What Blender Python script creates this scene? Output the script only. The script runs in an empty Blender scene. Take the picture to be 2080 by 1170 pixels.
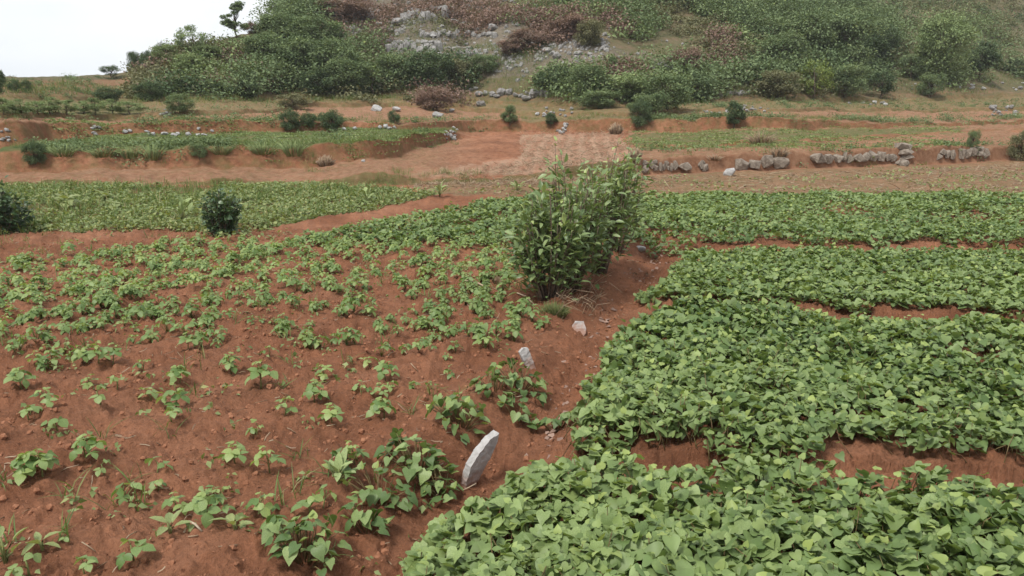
import bpy, math
import numpy as np
from mathutils import Matrix, Vector

S = bpy.context.scene
COL = S.collection
# ------------------------------------------------------------------ camera, sky, sun, exposure
EYE = 1.60                       # eye height above the bean plot
PITCH = math.radians(13.6)
FPX = 1664.0                     # focal length in photo pixels (photo 2080 wide)
cam_d = bpy.data.cameras.new('camera')
cam = bpy.data.objects.new('camera', cam_d); COL.objects.link(cam)
cam.location = (0, 0, EYE)
cam.rotation_euler = (math.radians(90) - PITCH, 0, 0)
cam_d.sensor_width = 36.0
cam_d.lens = 36.0 * FPX / 2080.0
cam_d.clip_start = 0.05
cam_d.clip_end = 3000
S.camera = cam
S.view_settings.view_transform = 'Standard'
S.view_settings.look = 'None'
S.view_settings.gamma = 1.0
S.view_settings.use_curve_mapping = False
S.view_settings.exposure = 1.36
S.cycles.max_bounces = 5; S.cycles.diffuse_bounces = 3; S.cycles.glossy_bounces = 2; S.cycles.transmission_bounces = 3

SUN_EL, SUN_ROT = math.radians(58), math.radians(-142)   # high sun behind cloud, behind the viewer's left
world = bpy.data.worlds.new('World'); S.world = world; world.use_nodes = True
def build_world():
    nt = world.node_tree; n = nt.nodes; l = nt.links
    n.clear()
    out = n.new('ShaderNodeOutputWorld'); bg = n.new('ShaderNodeBackground')
    sky = n.new('ShaderNodeTexSky'); sky.sky_type = 'NISHITA'; sky.sun_disc = False
    sky.sun_elevation = SUN_EL; sky.sun_rotation = SUN_ROT
    sky.air_density = 1.0; sky.dust_density = 3.0
    # an even white cloud deck over the sky with soft grey-blue undersides
    tc = n.new('ShaderNodeTexCoord'); mp = n.new('ShaderNodeMapping'); mp.inputs['Scale'].default_value = (1.2, 1.2, 3.4)
    nz = n.new('ShaderNodeTexNoise'); nz.inputs['Scale'].default_value = 1.7; nz.inputs['Detail'].default_value = 5; nz.inputs['Roughness'].default_value = .5
    rp = n.new('ShaderNodeValToRGB')
    rp.color_ramp.elements[0].position = .30; rp.color_ramp.elements[0].color = (3.7, 4.05, 4.4, 1)
    rp.color_ramp.elements[1].position = .56; rp.color_ramp.elements[1].color = (5.2, 5.3, 5.4, 1)
    mx = n.new('ShaderNodeMix'); mx.data_type = 'RGBA'; mx.inputs[0].default_value = .93
    l.new(tc.outputs['Generated'], mp.inputs[0]); l.new(mp.outputs[0], nz.inputs['Vector'])
    l.new(nz.outputs['Fac'], rp.inputs[0]); l.new(sky.outputs[0], mx.inputs[6]); l.new(rp.outputs[0], mx.inputs[7])
    l.new(mx.outputs[2], bg.inputs[0]); bg.inputs[1].default_value = 0.085
    l.new(bg.outputs[0], out.inputs[0])
build_world()
sun_d = bpy.data.lights.new('sun', 'SUN'); sun_d.energy = 1.5; sun_d.angle = math.radians(14); sun_d.color = (1, .96, .9)
sun = bpy.data.objects.new('sun', sun_d); COL.objects.link(sun)
sun.rotation_euler = (math.radians(90) - SUN_EL, 0, math.radians(-38))

# ------------------------------------------------------------------ numeric helpers
RS = np.random.RandomState
def _hash(ix, iy, iz, seed):
    h = (ix.astype(np.int64) * 374761393 + iy.astype(np.int64) * 668265263 + iz.astype(np.int64) * 2147483647 + seed * 974711) & 0xffffffff
    h = ((h ^ (h >> 13)) * 1274126177) & 0xffffffff
    h = ((h ^ (h >> 16)) * 2246822519) & 0xffffffff
    return ((h ^ (h >> 15)) & 0xffff) / 65535.0
def vnoise(x, y, z=None, seed=0):
    x = np.asarray(x, float); y = np.asarray(y, float)
    x0 = np.floor(x); y0 = np.floor(y); fx = x - x0; fy = y - y0
    fx = fx * fx * (3 - 2 * fx); fy = fy * fy * (3 - 2 * fy)
    def lay(zz):
        a = _hash(x0, y0, zz, seed); b = _hash(x0 + 1, y0, zz, seed)
        c = _hash(x0, y0 + 1, zz, seed); d = _hash(x0 + 1, y0 + 1, zz, seed)
        return (a * (1 - fx) + b * fx) * (1 - fy) + (c * (1 - fx) + d * fx) * fy
    if z is None: return lay(np.zeros_like(x0))
    z = np.asarray(z, float); z0 = np.floor(z); fz = z - z0; fz = fz * fz * (3 - 2 * fz)
    return lay(z0) * (1 - fz) + lay(z0 + 1) * fz
def fbm(x, y, z=None, oct=4, seed=0, gain=.5):
    s = 0; a = 1; t = 0; f = 1.0
    for i in range(oct):
        s = s + a * vnoise(x * f, y * f, None if z is None else z * f, seed + i * 17); t += a; a *= gain; f *= 2.03
    return s / t
def sstep(a, b, x):
    t = np.clip((x - a) / (b - a), 0, 1); return t * t * (3 - 2 * t)

CP, SP = math.cos(PITCH), math.sin(PITCH)
def pix_ae(u, v):
    "photo pixel -> azimuth x/y and rise z/y of its viewing direction"
    U = (np.asarray(u, float) - 1040) / FPX; V = (np.asarray(v, float) - 585) / FPX
    yy = CP - V * SP; zz = -SP - V * CP
    return U / yy, zz / yy
def px_size(y, z=0.0):
    "metres per photo pixel at ground distance y"
    return (y * CP + (EYE - z) * SP) / FPX

# ------------------------------------------------------------------ terrain profile (terraces read off the photo, then solved in metres)
def line(pts):
    u = [p[0] for p in pts]; v = [p[1] for p in pts]
    a, e = pix_ae(u, v); return a, e
LINES = [  # (photo line where the surface ends, slope of the surface leading to it: (u, slope) pairs)
 ('field_back', [(-400,377),(0,375),(400,374),(640,373),(800,374),(920,371),(1060,366),(1200,360),(1300,354),(1400,349),(1600,343),(1850,333),(2080,323),(2500,309)], [(0,0.0),(2080,0.0)]),
 ('step_top',   [(-400,371),(0,369),(400,369),(640,366),(740,360),(800,358),(920,357),(1060,352),(1200,338),(1300,324),(1400,318),(1500,312),(1600,307),(1700,309),(1850,301),(2080,293),(2500,280)], [(-400,1.3),(640,1.0),(1060,1.1),(1300,3.5),(2500,3.5)]),
 ('strip_back', [(-400,356),(0,352),(150,349),(400,345),(640,339),(740,328),(800,318),(860,303),(920,283),(945,279),(1060,280),(1300,300),(1400,297),(1600,288),(1850,275),(2080,264),(2500,250)], [(-400,.012),(640,.012),(1300,.014),(2500,.016)]),
 ('bank_top',   [(-400,318),(0,311),(60,306),(150,304),(400,300),(640,295),(740,289),(800,281),(860,272),(920,263),(945,276),(1060,277.5),(1300,297),(1400,294),(1600,285),(1850,272),(2080,261.5),(2500,247.5)], [(-400,1.4),(860,1.4),(920,1.2),(945,.014),(2500,.016)]),
 ('terrace_back', [(-400,308),(0,302),(50,296),(100,286),(230,279),(400,273),(570,268),(700,264),(800,261),(920,259),(945,272),(1060,271),(1300,267),(1400,266),(1600,262),(1850,257),(2080,252),(2500,240)], [(-400,.012),(2500,.014)]),
 ('bank2_top',  [(-400,252),(0,250),(150,249),(230,256),(340,251),(470,247),(570,249),(700,249),(800,250),(920,247),(1060,246),(1300,241),(1400,239),(1600,241),(1700,245),(1850,249),(2080,245),(2500,232)], [(-400,1.2),(230,1.2),(920,1.6),(1400,1.8),(2500,1.4)]),
 ('flat2_back', [(-400,243),(0,243),(150,243),(330,240),(400,237),(560,228),(640,217),(800,215),(920,224),(1000,232),(1060,236),(1300,234),(1400,229),(1600,228),(1850,228),(2080,226),(2500,215)], [(-400,.025),(2500,.025)]),
 ('bank3_top',  [(-400,232),(0,232),(280,231),(400,225),(560,222),(640,207),(800,204),(920,212),(1060,228),(1300,227),(1400,221),(1600,221),(1850,221),(2080,217),(2500,205)], [(-400,1.1),(2500,1.1)]),
 ('flat3_back', [(-400,204),(0,204),(280,204),(400,204),(560,203),(640,201),(800,199),(920,205),(1060,216),(1200,220),(1400,208),(1600,207),(1850,207),(2080,196),(2500,184)], [(-400,.035),(2500,.035)]),
 ('bank4_top',  [(-400,194),(0,194),(280,195),(400,196),(640,194),(920,198),(1060,208),(1300,212),(1400,203),(1600,202),(1850,201),(2080,189),(2500,176)], [(-400,.7),(2500,.7)]),
 ('slope_mid',  [(-400,175),(0,176),(150,177),(280,177),(400,170),(640,165),(1060,180),(1400,175),(1850,180),(2080,176),(2500,160)], [(-400,.13),(280,.15),(400,.22),(640,.3),(1400,.3),(1850,.2),(2500,.14)]),
 ('hill_low',   [(-400,163),(0,166),(150,165),(240,163),(330,140),(400,125),(480,105),(560,95),(640,90),(1060,110),(1400,110),(1850,120),(2080,130),(2500,120)], [(-400,.12),(250,.15),(400,.30),(640,.42),(1400,.40),(1850,.30),(2080,.24),(2500,.22)]),
 ('ridge',      [(-400,155),(0,161),(150,159),(240,154),(300,140),(350,116),(400,101),(440,86),(480,74),(520,62),(545,45),(580,10),(620,-40),(700,-120),(900,-220),(1300,-260),(1800,-240),(2080,-215),(2500,-180)], [(-400,.10),(250,.15),(400,.32),(640,.42),(1400,.38),(1850,.32),(2500,.28)]),
]
NA = 900
A_GRID = np.linspace(-1.25, 1.25, NA)
def solve_profiles():
    Y = [np.full(NA, .2)]; Z = [np.zeros(NA)]
    for name, pts, sl in LINES:
        a, e = line(pts); o = np.argsort(a); ee = np.interp(A_GRID, a[o], e[o])
        us, ss = zip(*sl); aa = (np.array(us) - 1040) / FPX
        s = np.interp(A_GRID, aa, ss)
        y = (EYE - Z[-1] + s * Y[-1]) / np.maximum(s - ee, 1e-3)
        y = np.clip(y, Y[-1] + .04, Y[-1] + 90)
        z = Z[-1] + s * (y - Y[-1])
        k = np.ones(5) / 5.0                       # soften the joints between the read columns
        y = np.convolve(np.pad(y, 2, 'edge'), k, 'valid'); z = np.convolve(np.pad(z, 2, 'edge'), k, 'valid')
        Y.append(y); Z.append(z)
    Y.append(Y[-1] + 12); Z.append(Z[-1] + .2)
    Y.append(Y[-1] + 60); Z.append(Z[-2] - 14)
    Y.append(Y[-1] + 260); Z.append(Z[-1] - 4)
    return np.array(Y).T, np.array(Z).T
PY, PZ = solve_profiles()            # (NA, K)
K = PY.shape[1]
IDX = {n[0]: i + 1 for i, n in enumerate(LINES)}
def prof_cols(a):
    t = np.clip((np.asarray(a) - A_GRID[0]) / (A_GRID[1] - A_GRID[0]), 0, NA - 1.001)
    i = t.astype(int); f = (t - i)[..., None]
    return PY[i] * (1 - f) + PY[i + 1] * f, PZ[i] * (1 - f) + PZ[i + 1] * f
def base_z(x, y):
    "terrace height and fractional line index at (x, y)"
    x = np.asarray(x, float); y = np.asarray(y, float)
    yy = np.maximum(y, .25); a = x / yy
    Yc, Zc = prof_cols(a)
    k = np.clip((Yc < yy[..., None]).sum(-1) - 1, 0, K - 2)
    y0 = np.take_along_axis(Yc, k[..., None], -1)[..., 0]; y1 = np.take_along_axis(Yc, k[..., None] + 1, -1)[..., 0]
    z0 = np.take_along_axis(Zc, k[..., None], -1)[..., 0]; z1 = np.take_along_axis(Zc, k[..., None] + 1, -1)[..., 0]
    f = np.clip((yy - y0) / np.maximum(y1 - y0, 1e-6), 0, 1)
    return z0 + (z1 - z0) * f, k + f

def gp(u, v, z=0.0):
    "photo pixel -> ground point on the level z"
    a, e = pix_ae(u, v); y = (z - EYE) / e; return a * y, y
def poly_px(pts, z=0.0):
    P = np.array(pts, float); x, y = gp(P[:, 0], P[:, 1], z); return np.stack([x, y], 1)
def seg_dist(x, y, P):
    d = np.full(np.shape(x), 1e9); side = np.zeros(np.shape(x))
    for (ax, ay), (bx, by) in zip(P[:-1], P[1:]):
        vx, vy = bx - ax, by - ay; L = vx * vx + vy * vy
        t = np.clip(((x - ax) * vx + (y - ay) * vy) / L, 0, 1)
        dd = np.hypot(x - ax - t * vx, y - ay - t * vy)
        s = np.sign(vx * (y - ay) - vy * (x - ax)); m = dd < d
        d = np.where(m, dd, d); side = np.where(m, s, side)
    return d, side
def inside(x, y, P):
    x = np.asarray(x, float); y = np.asarray(y, float); r = np.zeros(x.shape, bool); n = len(P); j = n - 1
    for i in range(n):
        xi, yi = P[i]; xj, yj = P[j]
        c = ((yi > y) != (yj > y)) & (x < (xj - xi) * (y - yi) / (yj - yi + 1e-12) + xi); r ^= c; j = i
    return r

FURROW = poly_px([(640,1330),(820,1130),(960,1010),(1080,900),(1150,800),(1195,720),(1245,645),(1290,590),(1325,540),(1350,497)], -.10)
BEDS_PX = [
 [(760,1400),(820,1165),(890,1095),(1010,1010),(1080,965),(1200,950),(1330,965),(1440,1000),(1560,985),(1700,985),(1820,1000),(1960,985),(2080,1000),(2300,1010),(4200,1030),(4400,1400)],
 [(1165,860),(1190,760),(1240,690),(1300,640),(1390,615),(1480,622),(1560,638),(1700,640),(1850,650),(2080,652),(2350,660),(3500,680),(3700,960),(2080,918),(1960,900),(1860,912),(1740,892),(1640,935),(1540,902),(1420,878),(1320,895),(1240,862)],
 [(1318,602),(1345,560),(1372,512),(1500,506),(1700,505),(2080,508),(2400,512),(3000,516),(3150,640),(2080,622),(1850,618),(1700,606),(1560,606),(1450,606)],
 [(612,482),(700,468),(820,444),(940,422),(1060,402),(1200,396),(1500,395),(2080,396),(2500,398),(2560,500),(2080,496),(1700,497),(1350,498),(1290,487),(1000,492),(800,490)],
]
BEDS = [poly_px(p, z) for p, z in zip(BEDS_PX, (.062, .12, .09, .05))]
def field_relief(x, y):
    "hand-worked relief of the near fields"
    d, s = seg_dist(x, y, FURROW)
    right = (s < 0).astype(float)
    h = -.13 * np.exp(-(d / .20) ** 2) - .03 * right * sstep(.1, .4, d)
    gap = np.zeros_like(d)
    for P in BEDS:
        m = inside(x, y, P)
        gap = np.where(m, .05, gap)
    h = h + gap * right
    # low planting ridges of the bean plot, running away to the right
    q = (x * .86 - y * .5)
    h = h + (1 - right) * .018 * np.sin(q * 2 * math.pi / .55 + 3 * fbm(x * .6, y * .6, seed=5))
    return h
def ground(x, y, fine=True):
    x = np.asarray(x, float); y = np.asarray(y, float)
    z, k = base_z(x, y)
    nearf = 1 - sstep(.93, 1.0, k)
    z = z + nearf * field_relief(x, y)
    if fine:
        n1 = fbm(x * 1.7, y * 1.7, oct=3, seed=1) - .5
        n2 = fbm(x * 7.5, y * 7.5, oct=3, seed=2) - .5
        c1 = vnoise(x * 21, y * 21, seed=9); c2 = vnoise(x * 47, y * 47, seed=8)
        cl = sstep(.5, .95, c1) * .026 + sstep(.45, .95, c2) * .016
        a = 1 - sstep(8, 20, y)
        z = z + n1 * .09 + n2 * .045 * (0.35 + .65 * a) + cl * a
        tw = sstep(9.0, 12.0, k)
        bankw = sstep(1.0, 1.4, k) * (1 - sstep(11, 12, k))
        z = z + bankw * ((fbm(x * .8, y * .8, oct=4, seed=21) - .5) * .22 + (fbm(x * 3.5, y * 3.5, oct=3, seed=23) - .5) * .12)
        z = z + tw * ((fbm(x * .13, y * .13, oct=4, seed=31) - .5) * 1.7 + (fbm(x * .7, y * .7, oct=3, seed=37) - .5) * .5) * (1 - .8 * sstep(-.24, -.33, x / np.maximum(y, 1)))
    return z
YS = np.concatenate([np.linspace(1.2, 12, 120), np.linspace(12.02, 34, 260), np.geomspace(34.05, 260, 220)])
def hit(u, v):
    "photo pixel -> the point where its ray meets the terrain"
    a, e = pix_ae(u, v)
    ys = YS
    for it in range(2):
        zz = ground(a * ys, ys); m = np.nonzero(zz >= EYE + e * ys)[0]
        i = m[0] if len(m) else len(ys) - 1
        if it == 0: ys = np.linspace(ys[max(i - 1, 0)], ys[i], 14)
    y = ys[i]
    return np.array([a * y, y, float(zz[i])])

# ------------------------------------------------------------------ mesh helpers
class Acc:
    "collects polygons with a per-point tint (rnd) and age value"
    def __init__(self): self.V = []; self.L = []; self.T = []; self.R = []; self.G = []; self.n = 0
    def add(self, V, F, rnd=.5, age=0.0):
        V = np.asarray(V, float).reshape(-1, 3)
        for f in F: self.L.append(np.array(f, np.int64) + self.n); self.T.append(np.array([len(f)]))
        self.V.append(V); self.R.append(np.broadcast_to(np.asarray(rnd, float), (len(V),))); self.G.append(np.broadcast_to(np.asarray(age, float), (len(V),))); self.n += len(V)
    def scatter(self, tmpl, pos, rot, scale, rnd, age=None):
        "place a template (verts, faces) at pos with rot (n,3,3) and scale (n,) or (n,3)"
        tv, tf = tmpl; n = len(pos)
        if n == 0: return
        sc = np.asarray(scale, float)
        if sc.ndim == 1: sc = sc[:, None].repeat(3, 1)
        v = tv[None] * sc[:, None, :]
        v = np.einsum('nij,nkj->nki', rot, v) + np.asarray(pos)[:, None, :]
        m = len(tv); off = (np.arange(n) * m)[:, None] + self.n
        fl = np.concatenate([np.array(f) for f in tf]); ft = np.array([len(f) for f in tf])
        self.L.append((off + fl[None]).ravel()); self.T.append(np.tile(ft, n))
        self.V.append(v.reshape(-1, 3)); self.R.append(np.repeat(rnd, m))
        self.G.append(np.repeat(np.zeros(n) if age is None else age, m)); self.n += n * m
    def tube(self, P, R, sides=5, rnd=.5, age=0.0):
        P = np.asarray(P, float); n = len(P); R = np.broadcast_to(np.asarray(R, float), (n,))
        T = np.gradient(P, axis=0); T /= np.linalg.norm(T, axis=1)[:, None] + 1e-9
        ref = np.where(np.abs(T[:, 2:3]) > .9, [[1., 0, 0]], [[0, 0, 1.]])
        A = np.cross(T, ref); A /= np.linalg.norm(A, axis=1)[:, None] + 1e-9; B = np.cross(T, A)
        th = np.arange(sides) * 2 * math.pi / sides
        V = P[:, None] + R[:, None, None] * (np.cos(th)[None, :, None] * A[:, None] + np.sin(th)[None, :, None] * B[:, None])
        F = []
        for i in range(n - 1):
            for j in range(sides):
                F.append((i * sides + j, i * sides + (j + 1) % sides, (i + 1) * sides + (j + 1) % sides, (i + 1) * sides + j))
        F.append(tuple(range(sides))[::-1]); F.append(tuple((n - 1) * sides + j for j in range(sides)))
        self.add(V.reshape(-1, 3), F, rnd, age)
    def mesh(self, name, mat, smooth=True):
        me = bpy.data.meshes.new(name)
        if not self.V: return me
        V = np.concatenate(self.V); L = np.concatenate(self.L); T = np.concatenate(self.T)
        me.vertices.add(len(V)); me.vertices.foreach_set('co', V.astype(np.float32).ravel())
        me.loops.add(len(L)); me.loops.foreach_set('vertex_index', L.astype(np.int32))
        me.polygons.add(len(T)); st = np.concatenate([[0], np.cumsum(T)[:-1]])
        me.polygons.foreach_set('loop_start', st.astype(np.int32)); me.polygons.foreach_set('loop_total', T.astype(np.int32))
        me.polygons.foreach_set('use_smooth', np.full(len(T), smooth))
        for nm, arr in (('rnd', self.R), ('age', self.G)):
            at = me.attributes.new(nm, 'FLOAT', 'POINT'); at.data.foreach_set('value', np.concatenate(arr).astype(np.float32))
        me.update(calc_edges=True)
        if mat: me.materials.append(mat)
        return me
def obj(name, me, parent=None, label=None, cat=None, group=None, kind=None):
    o = bpy.data.objects.new(name, me); COL.objects.link(o)
    if parent is not None: o.parent = parent
    if label: o['label'] = label
    if cat: o['category'] = cat
    if group: o['group'] = group
    if kind: o['kind'] = kind
    return o
def empty(name, loc, label, cat, group=None, kind=None, rz=0.0):
    o = obj(name, None, None, label, cat, group, kind); o.location = tuple(map(float, loc)); o.rotation_euler = (0, 0, rz)
    o.empty_display_size = .1
    return o
def rot_zxy(yaw, pitch, roll):
    "leaf frames: y axis along the blade, z its upper side"
    cy, sy = np.cos(yaw), np.sin(yaw); cp, sp = np.cos(pitch), np.sin(pitch); cr, sr = np.cos(roll), np.sin(roll)
    n = len(yaw); Z = np.zeros(n); O = np.ones(n)
    Rz = np.stack([cy, -sy, Z, sy, cy, Z, Z, Z, O], -1).reshape(n, 3, 3)
    Rx = np.stack([O, Z, Z, Z, cp, -sp, Z, sp, cp], -1).reshape(n, 3, 3)
    Ry = np.stack([cr, Z, sr, Z, O, Z, -sr, Z, cr], -1).reshape(n, 3, 3)
    return Rz @ Rx @ Ry
def mat4(R, p, s=1.0):
    M = np.eye(4); M[:3, :3] = R * s; M[:3, 3] = p; return Matrix(M.tolist())

# leaf templates ---------------------------------------------------
def blade(half, fold=.18, droop=.22, curl=0.0):
    "half outline [(x, y)...] from base to tip; midrib stations at the same y"
    V = []; F = []
    ys = [p[1] for p in half]
    def zf(x, y): return fold * abs(x) - droop * max(y, 0) ** 2 + curl * math.sin(y * 5 + x * 9) * .05
    my = [max(0.0, y) for y in ys]
    for i, (x, y) in enumerate(half):
        V.append((0, my[i], zf(0, my[i])))
        V.append((x, y, zf(x, y))); V.append((-x, y, zf(x * -1, y)))
    for i in range(len(half) - 1):
        m, r, l = 3 * i, 3 * i + 1, 3 * i + 2; M, Rr, Ll = m + 3, r + 3, l + 3
        F.append((m, r, Rr, M)); F.append((m, M, Ll, l))
    V = np.array(V); V, F = _weld(V, F)
    return V, F
def _weld(V, F):
    key = {}; mp = []; out = []
    for v in V:
        k = tuple(np.round(v, 4))
        if k not in key: key[k] = len(out); out.append(v)
        mp.append(key[k])
    G = []
    for f in F:
        g = []
        for i in f:
            j = mp[i]
            if j not in g: g.append(j)
        if len(g) >= 3: G.append(tuple(g))
    return np.array(out), G
HEART = [blade([(0, 0), (.20, -.16), (.43, -.06), (.50, .16), (.42, .42), (.22, .72), (0, 1.0)], f, d, c) for f, d, c in ((.22, .25, 1), (.35, .12, -1), (.10, .42, 1.5))]
HEART_LO = [blade([(0, 0), (.45, .0), (.42, .42), (0, 1.0)], f, d) for f, d in ((.22, .25), (.35, .10))]
OVAL = [blade([(0, 0), (.22, .10), (.36, .36), (.28, .70), (0, 1.0)], f, d, c) for f, d, c in ((.15, .30, 1), (.30, .15, -1), (.05, .5, 1))]
OVAL_LO = [blade([(0, 0), (.36, .38), (0, 1.0)], .2, .3)]
LANCE = [blade([(0, 0), (.15, .18), (.225, .45), (.15, .78), (0, 1.0)], f, d) for f, d in ((.5, .22), (.3, .38), (.6, .06))]
LANCE_LO = [blade([(0, 0), (.19, .45), (0, 1.0)], .4, .35)]
GRASS = [blade([(.02, 0), (.024, .35), (.018, .7), (0, 1.0)], .5, d) for d in (.15, .5, .9)]
GRASS_LO = [(np.array([(-.02, 0, 0), (.02, 0, 0), (.015, .6, -.3 * d), (-.015, .6, -.3 * d), (.0, 1.0, -d)]), [(0, 1, 2, 3), (3, 2, 4)]) for d in (.1, .35, .6)]
CHIP = [(np.array([(-.30, -.30, 0), (.34, -.22, .10), (.26, .34, -.06), (-.32, .30, .08), (0, .02, .16)]), [(0, 1, 4), (1, 2, 4), (2, 3, 4), (3, 0, 4)])]
SPRAY = [(np.array([(0, -.5, 0), (.34, -.1, .10), (.10, .5, -.12), (-.32, .08, .08)]), [(0, 1, 2), (0, 2, 3)])]
def yaw_of(dx, dy): return np.arctan2(-dx, dy)

# ------------------------------------------------------------------ materials
def mat_new(name):
    m = bpy.data.materials.new(name); m.use_nodes = True; nt = m.node_tree
    return m, nt, nt.nodes, nt.links, nt.nodes['Principled BSDF']
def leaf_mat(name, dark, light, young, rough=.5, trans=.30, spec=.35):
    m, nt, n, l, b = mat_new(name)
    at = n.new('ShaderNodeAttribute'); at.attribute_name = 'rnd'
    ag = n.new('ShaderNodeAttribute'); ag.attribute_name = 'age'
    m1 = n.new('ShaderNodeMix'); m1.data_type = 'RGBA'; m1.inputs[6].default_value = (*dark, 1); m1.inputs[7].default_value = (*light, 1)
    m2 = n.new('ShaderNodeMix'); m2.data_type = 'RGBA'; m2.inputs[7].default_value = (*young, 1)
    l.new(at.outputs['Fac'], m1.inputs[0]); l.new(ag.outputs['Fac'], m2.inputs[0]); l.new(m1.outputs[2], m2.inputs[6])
    # blotches and veins
    tc = n.new('ShaderNodeTexCoord'); nz = n.new('ShaderNodeTexNoise'); nz.inputs['Scale'].default_value = 14; nz.inputs['Detail'].default_value = 3
    l.new(tc.outputs['Object'], nz.inputs['Vector'])
    rp = n.new('ShaderNodeMapRange'); rp.inputs[1].default_value = .3; rp.inputs[2].default_value = .7; rp.inputs[3].default_value = .8; rp.inputs[4].default_value = 1.18
    l.new(nz.outputs['Fac'], rp.inputs[0])
    mu = n.new('ShaderNodeMix'); mu.data_type = 'RGBA'; mu.blend_type = 'MULTIPLY'; mu.inputs[0].default_value = 1
    l.new(m2.outputs[2], mu.inputs[6]); l.new(rp.outputs[0], mu.inputs[7])
    l.new(mu.outputs[2], b.inputs['Base Color']); b.inputs['Roughness'].default_value = rough
    b.inputs['Specular IOR Level'].default_value = spec
    tr = n.new('ShaderNodeBsdfTranslucent'); br = n.new('ShaderNodeMix'); br.data_type = 'RGBA'; br.blend_type = 'MULTIPLY'; br.inputs[0].default_value = 1
    br.inputs[7].default_value = (1.3, 1.25, .6, 1); l.new(mu.outputs[2], br.inputs[6]); l.new(br.outputs[2], tr.inputs[0])
    ms = n.new('ShaderNodeMixShader'); ms.inputs[0].default_value = trans
    l.new(b.outputs[0], ms.inputs[1]); l.new(tr.outputs[0], ms.inputs[2]); l.new(ms.outputs[0], n['Material Output'].inputs[0])
    return m
def plain_mat(name, c1, c2, scale=8, rough=.9, bump=.2, detail=6, coords='Object', dist=.05):
    m, nt, n, l, b = mat_new(name)
    tc = n.new('ShaderNodeTexCoord'); nz = n.new('ShaderNodeTexNoise'); nz.inputs['Scale'].default_value = scale; nz.inputs['Detail'].default_value = detail; nz.inputs['Roughness'].default_value = .65
    l.new(tc.outputs[coords], nz.inputs['Vector'])
    rp = n.new('ShaderNodeValToRGB'); rp.color_ramp.elements[0].position = .32; rp.color_ramp.elements[0].color = (*c1, 1); rp.color_ramp.elements[1].position = .68; rp.color_ramp.elements[1].color = (*c2, 1)
    l.new(nz.outputs['Fac'], rp.inputs[0]); l.new(rp.outputs[0], b.inputs['Base Color']); b.inputs['Roughness'].default_value = rough; b.inputs['Specular IOR Level'].default_value = .2
    if bump:
        bp = n.new('ShaderNodeBump'); bp.inputs['Strength'].default_value = bump; bp.inputs['Distance'].default_value = dist
        nz2 = n.new('ShaderNodeTexNoise'); nz2.inputs['Scale'].default_value = scale * 3; nz2.inputs['Detail'].default_value = 5; l.new(tc.outputs[coords], nz2.inputs['Vector'])
        l.new(nz2.outputs['Fac'], bp.inputs['Height']); l.new(bp.outputs[0], b.inputs['Normal'])
    return m
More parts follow.
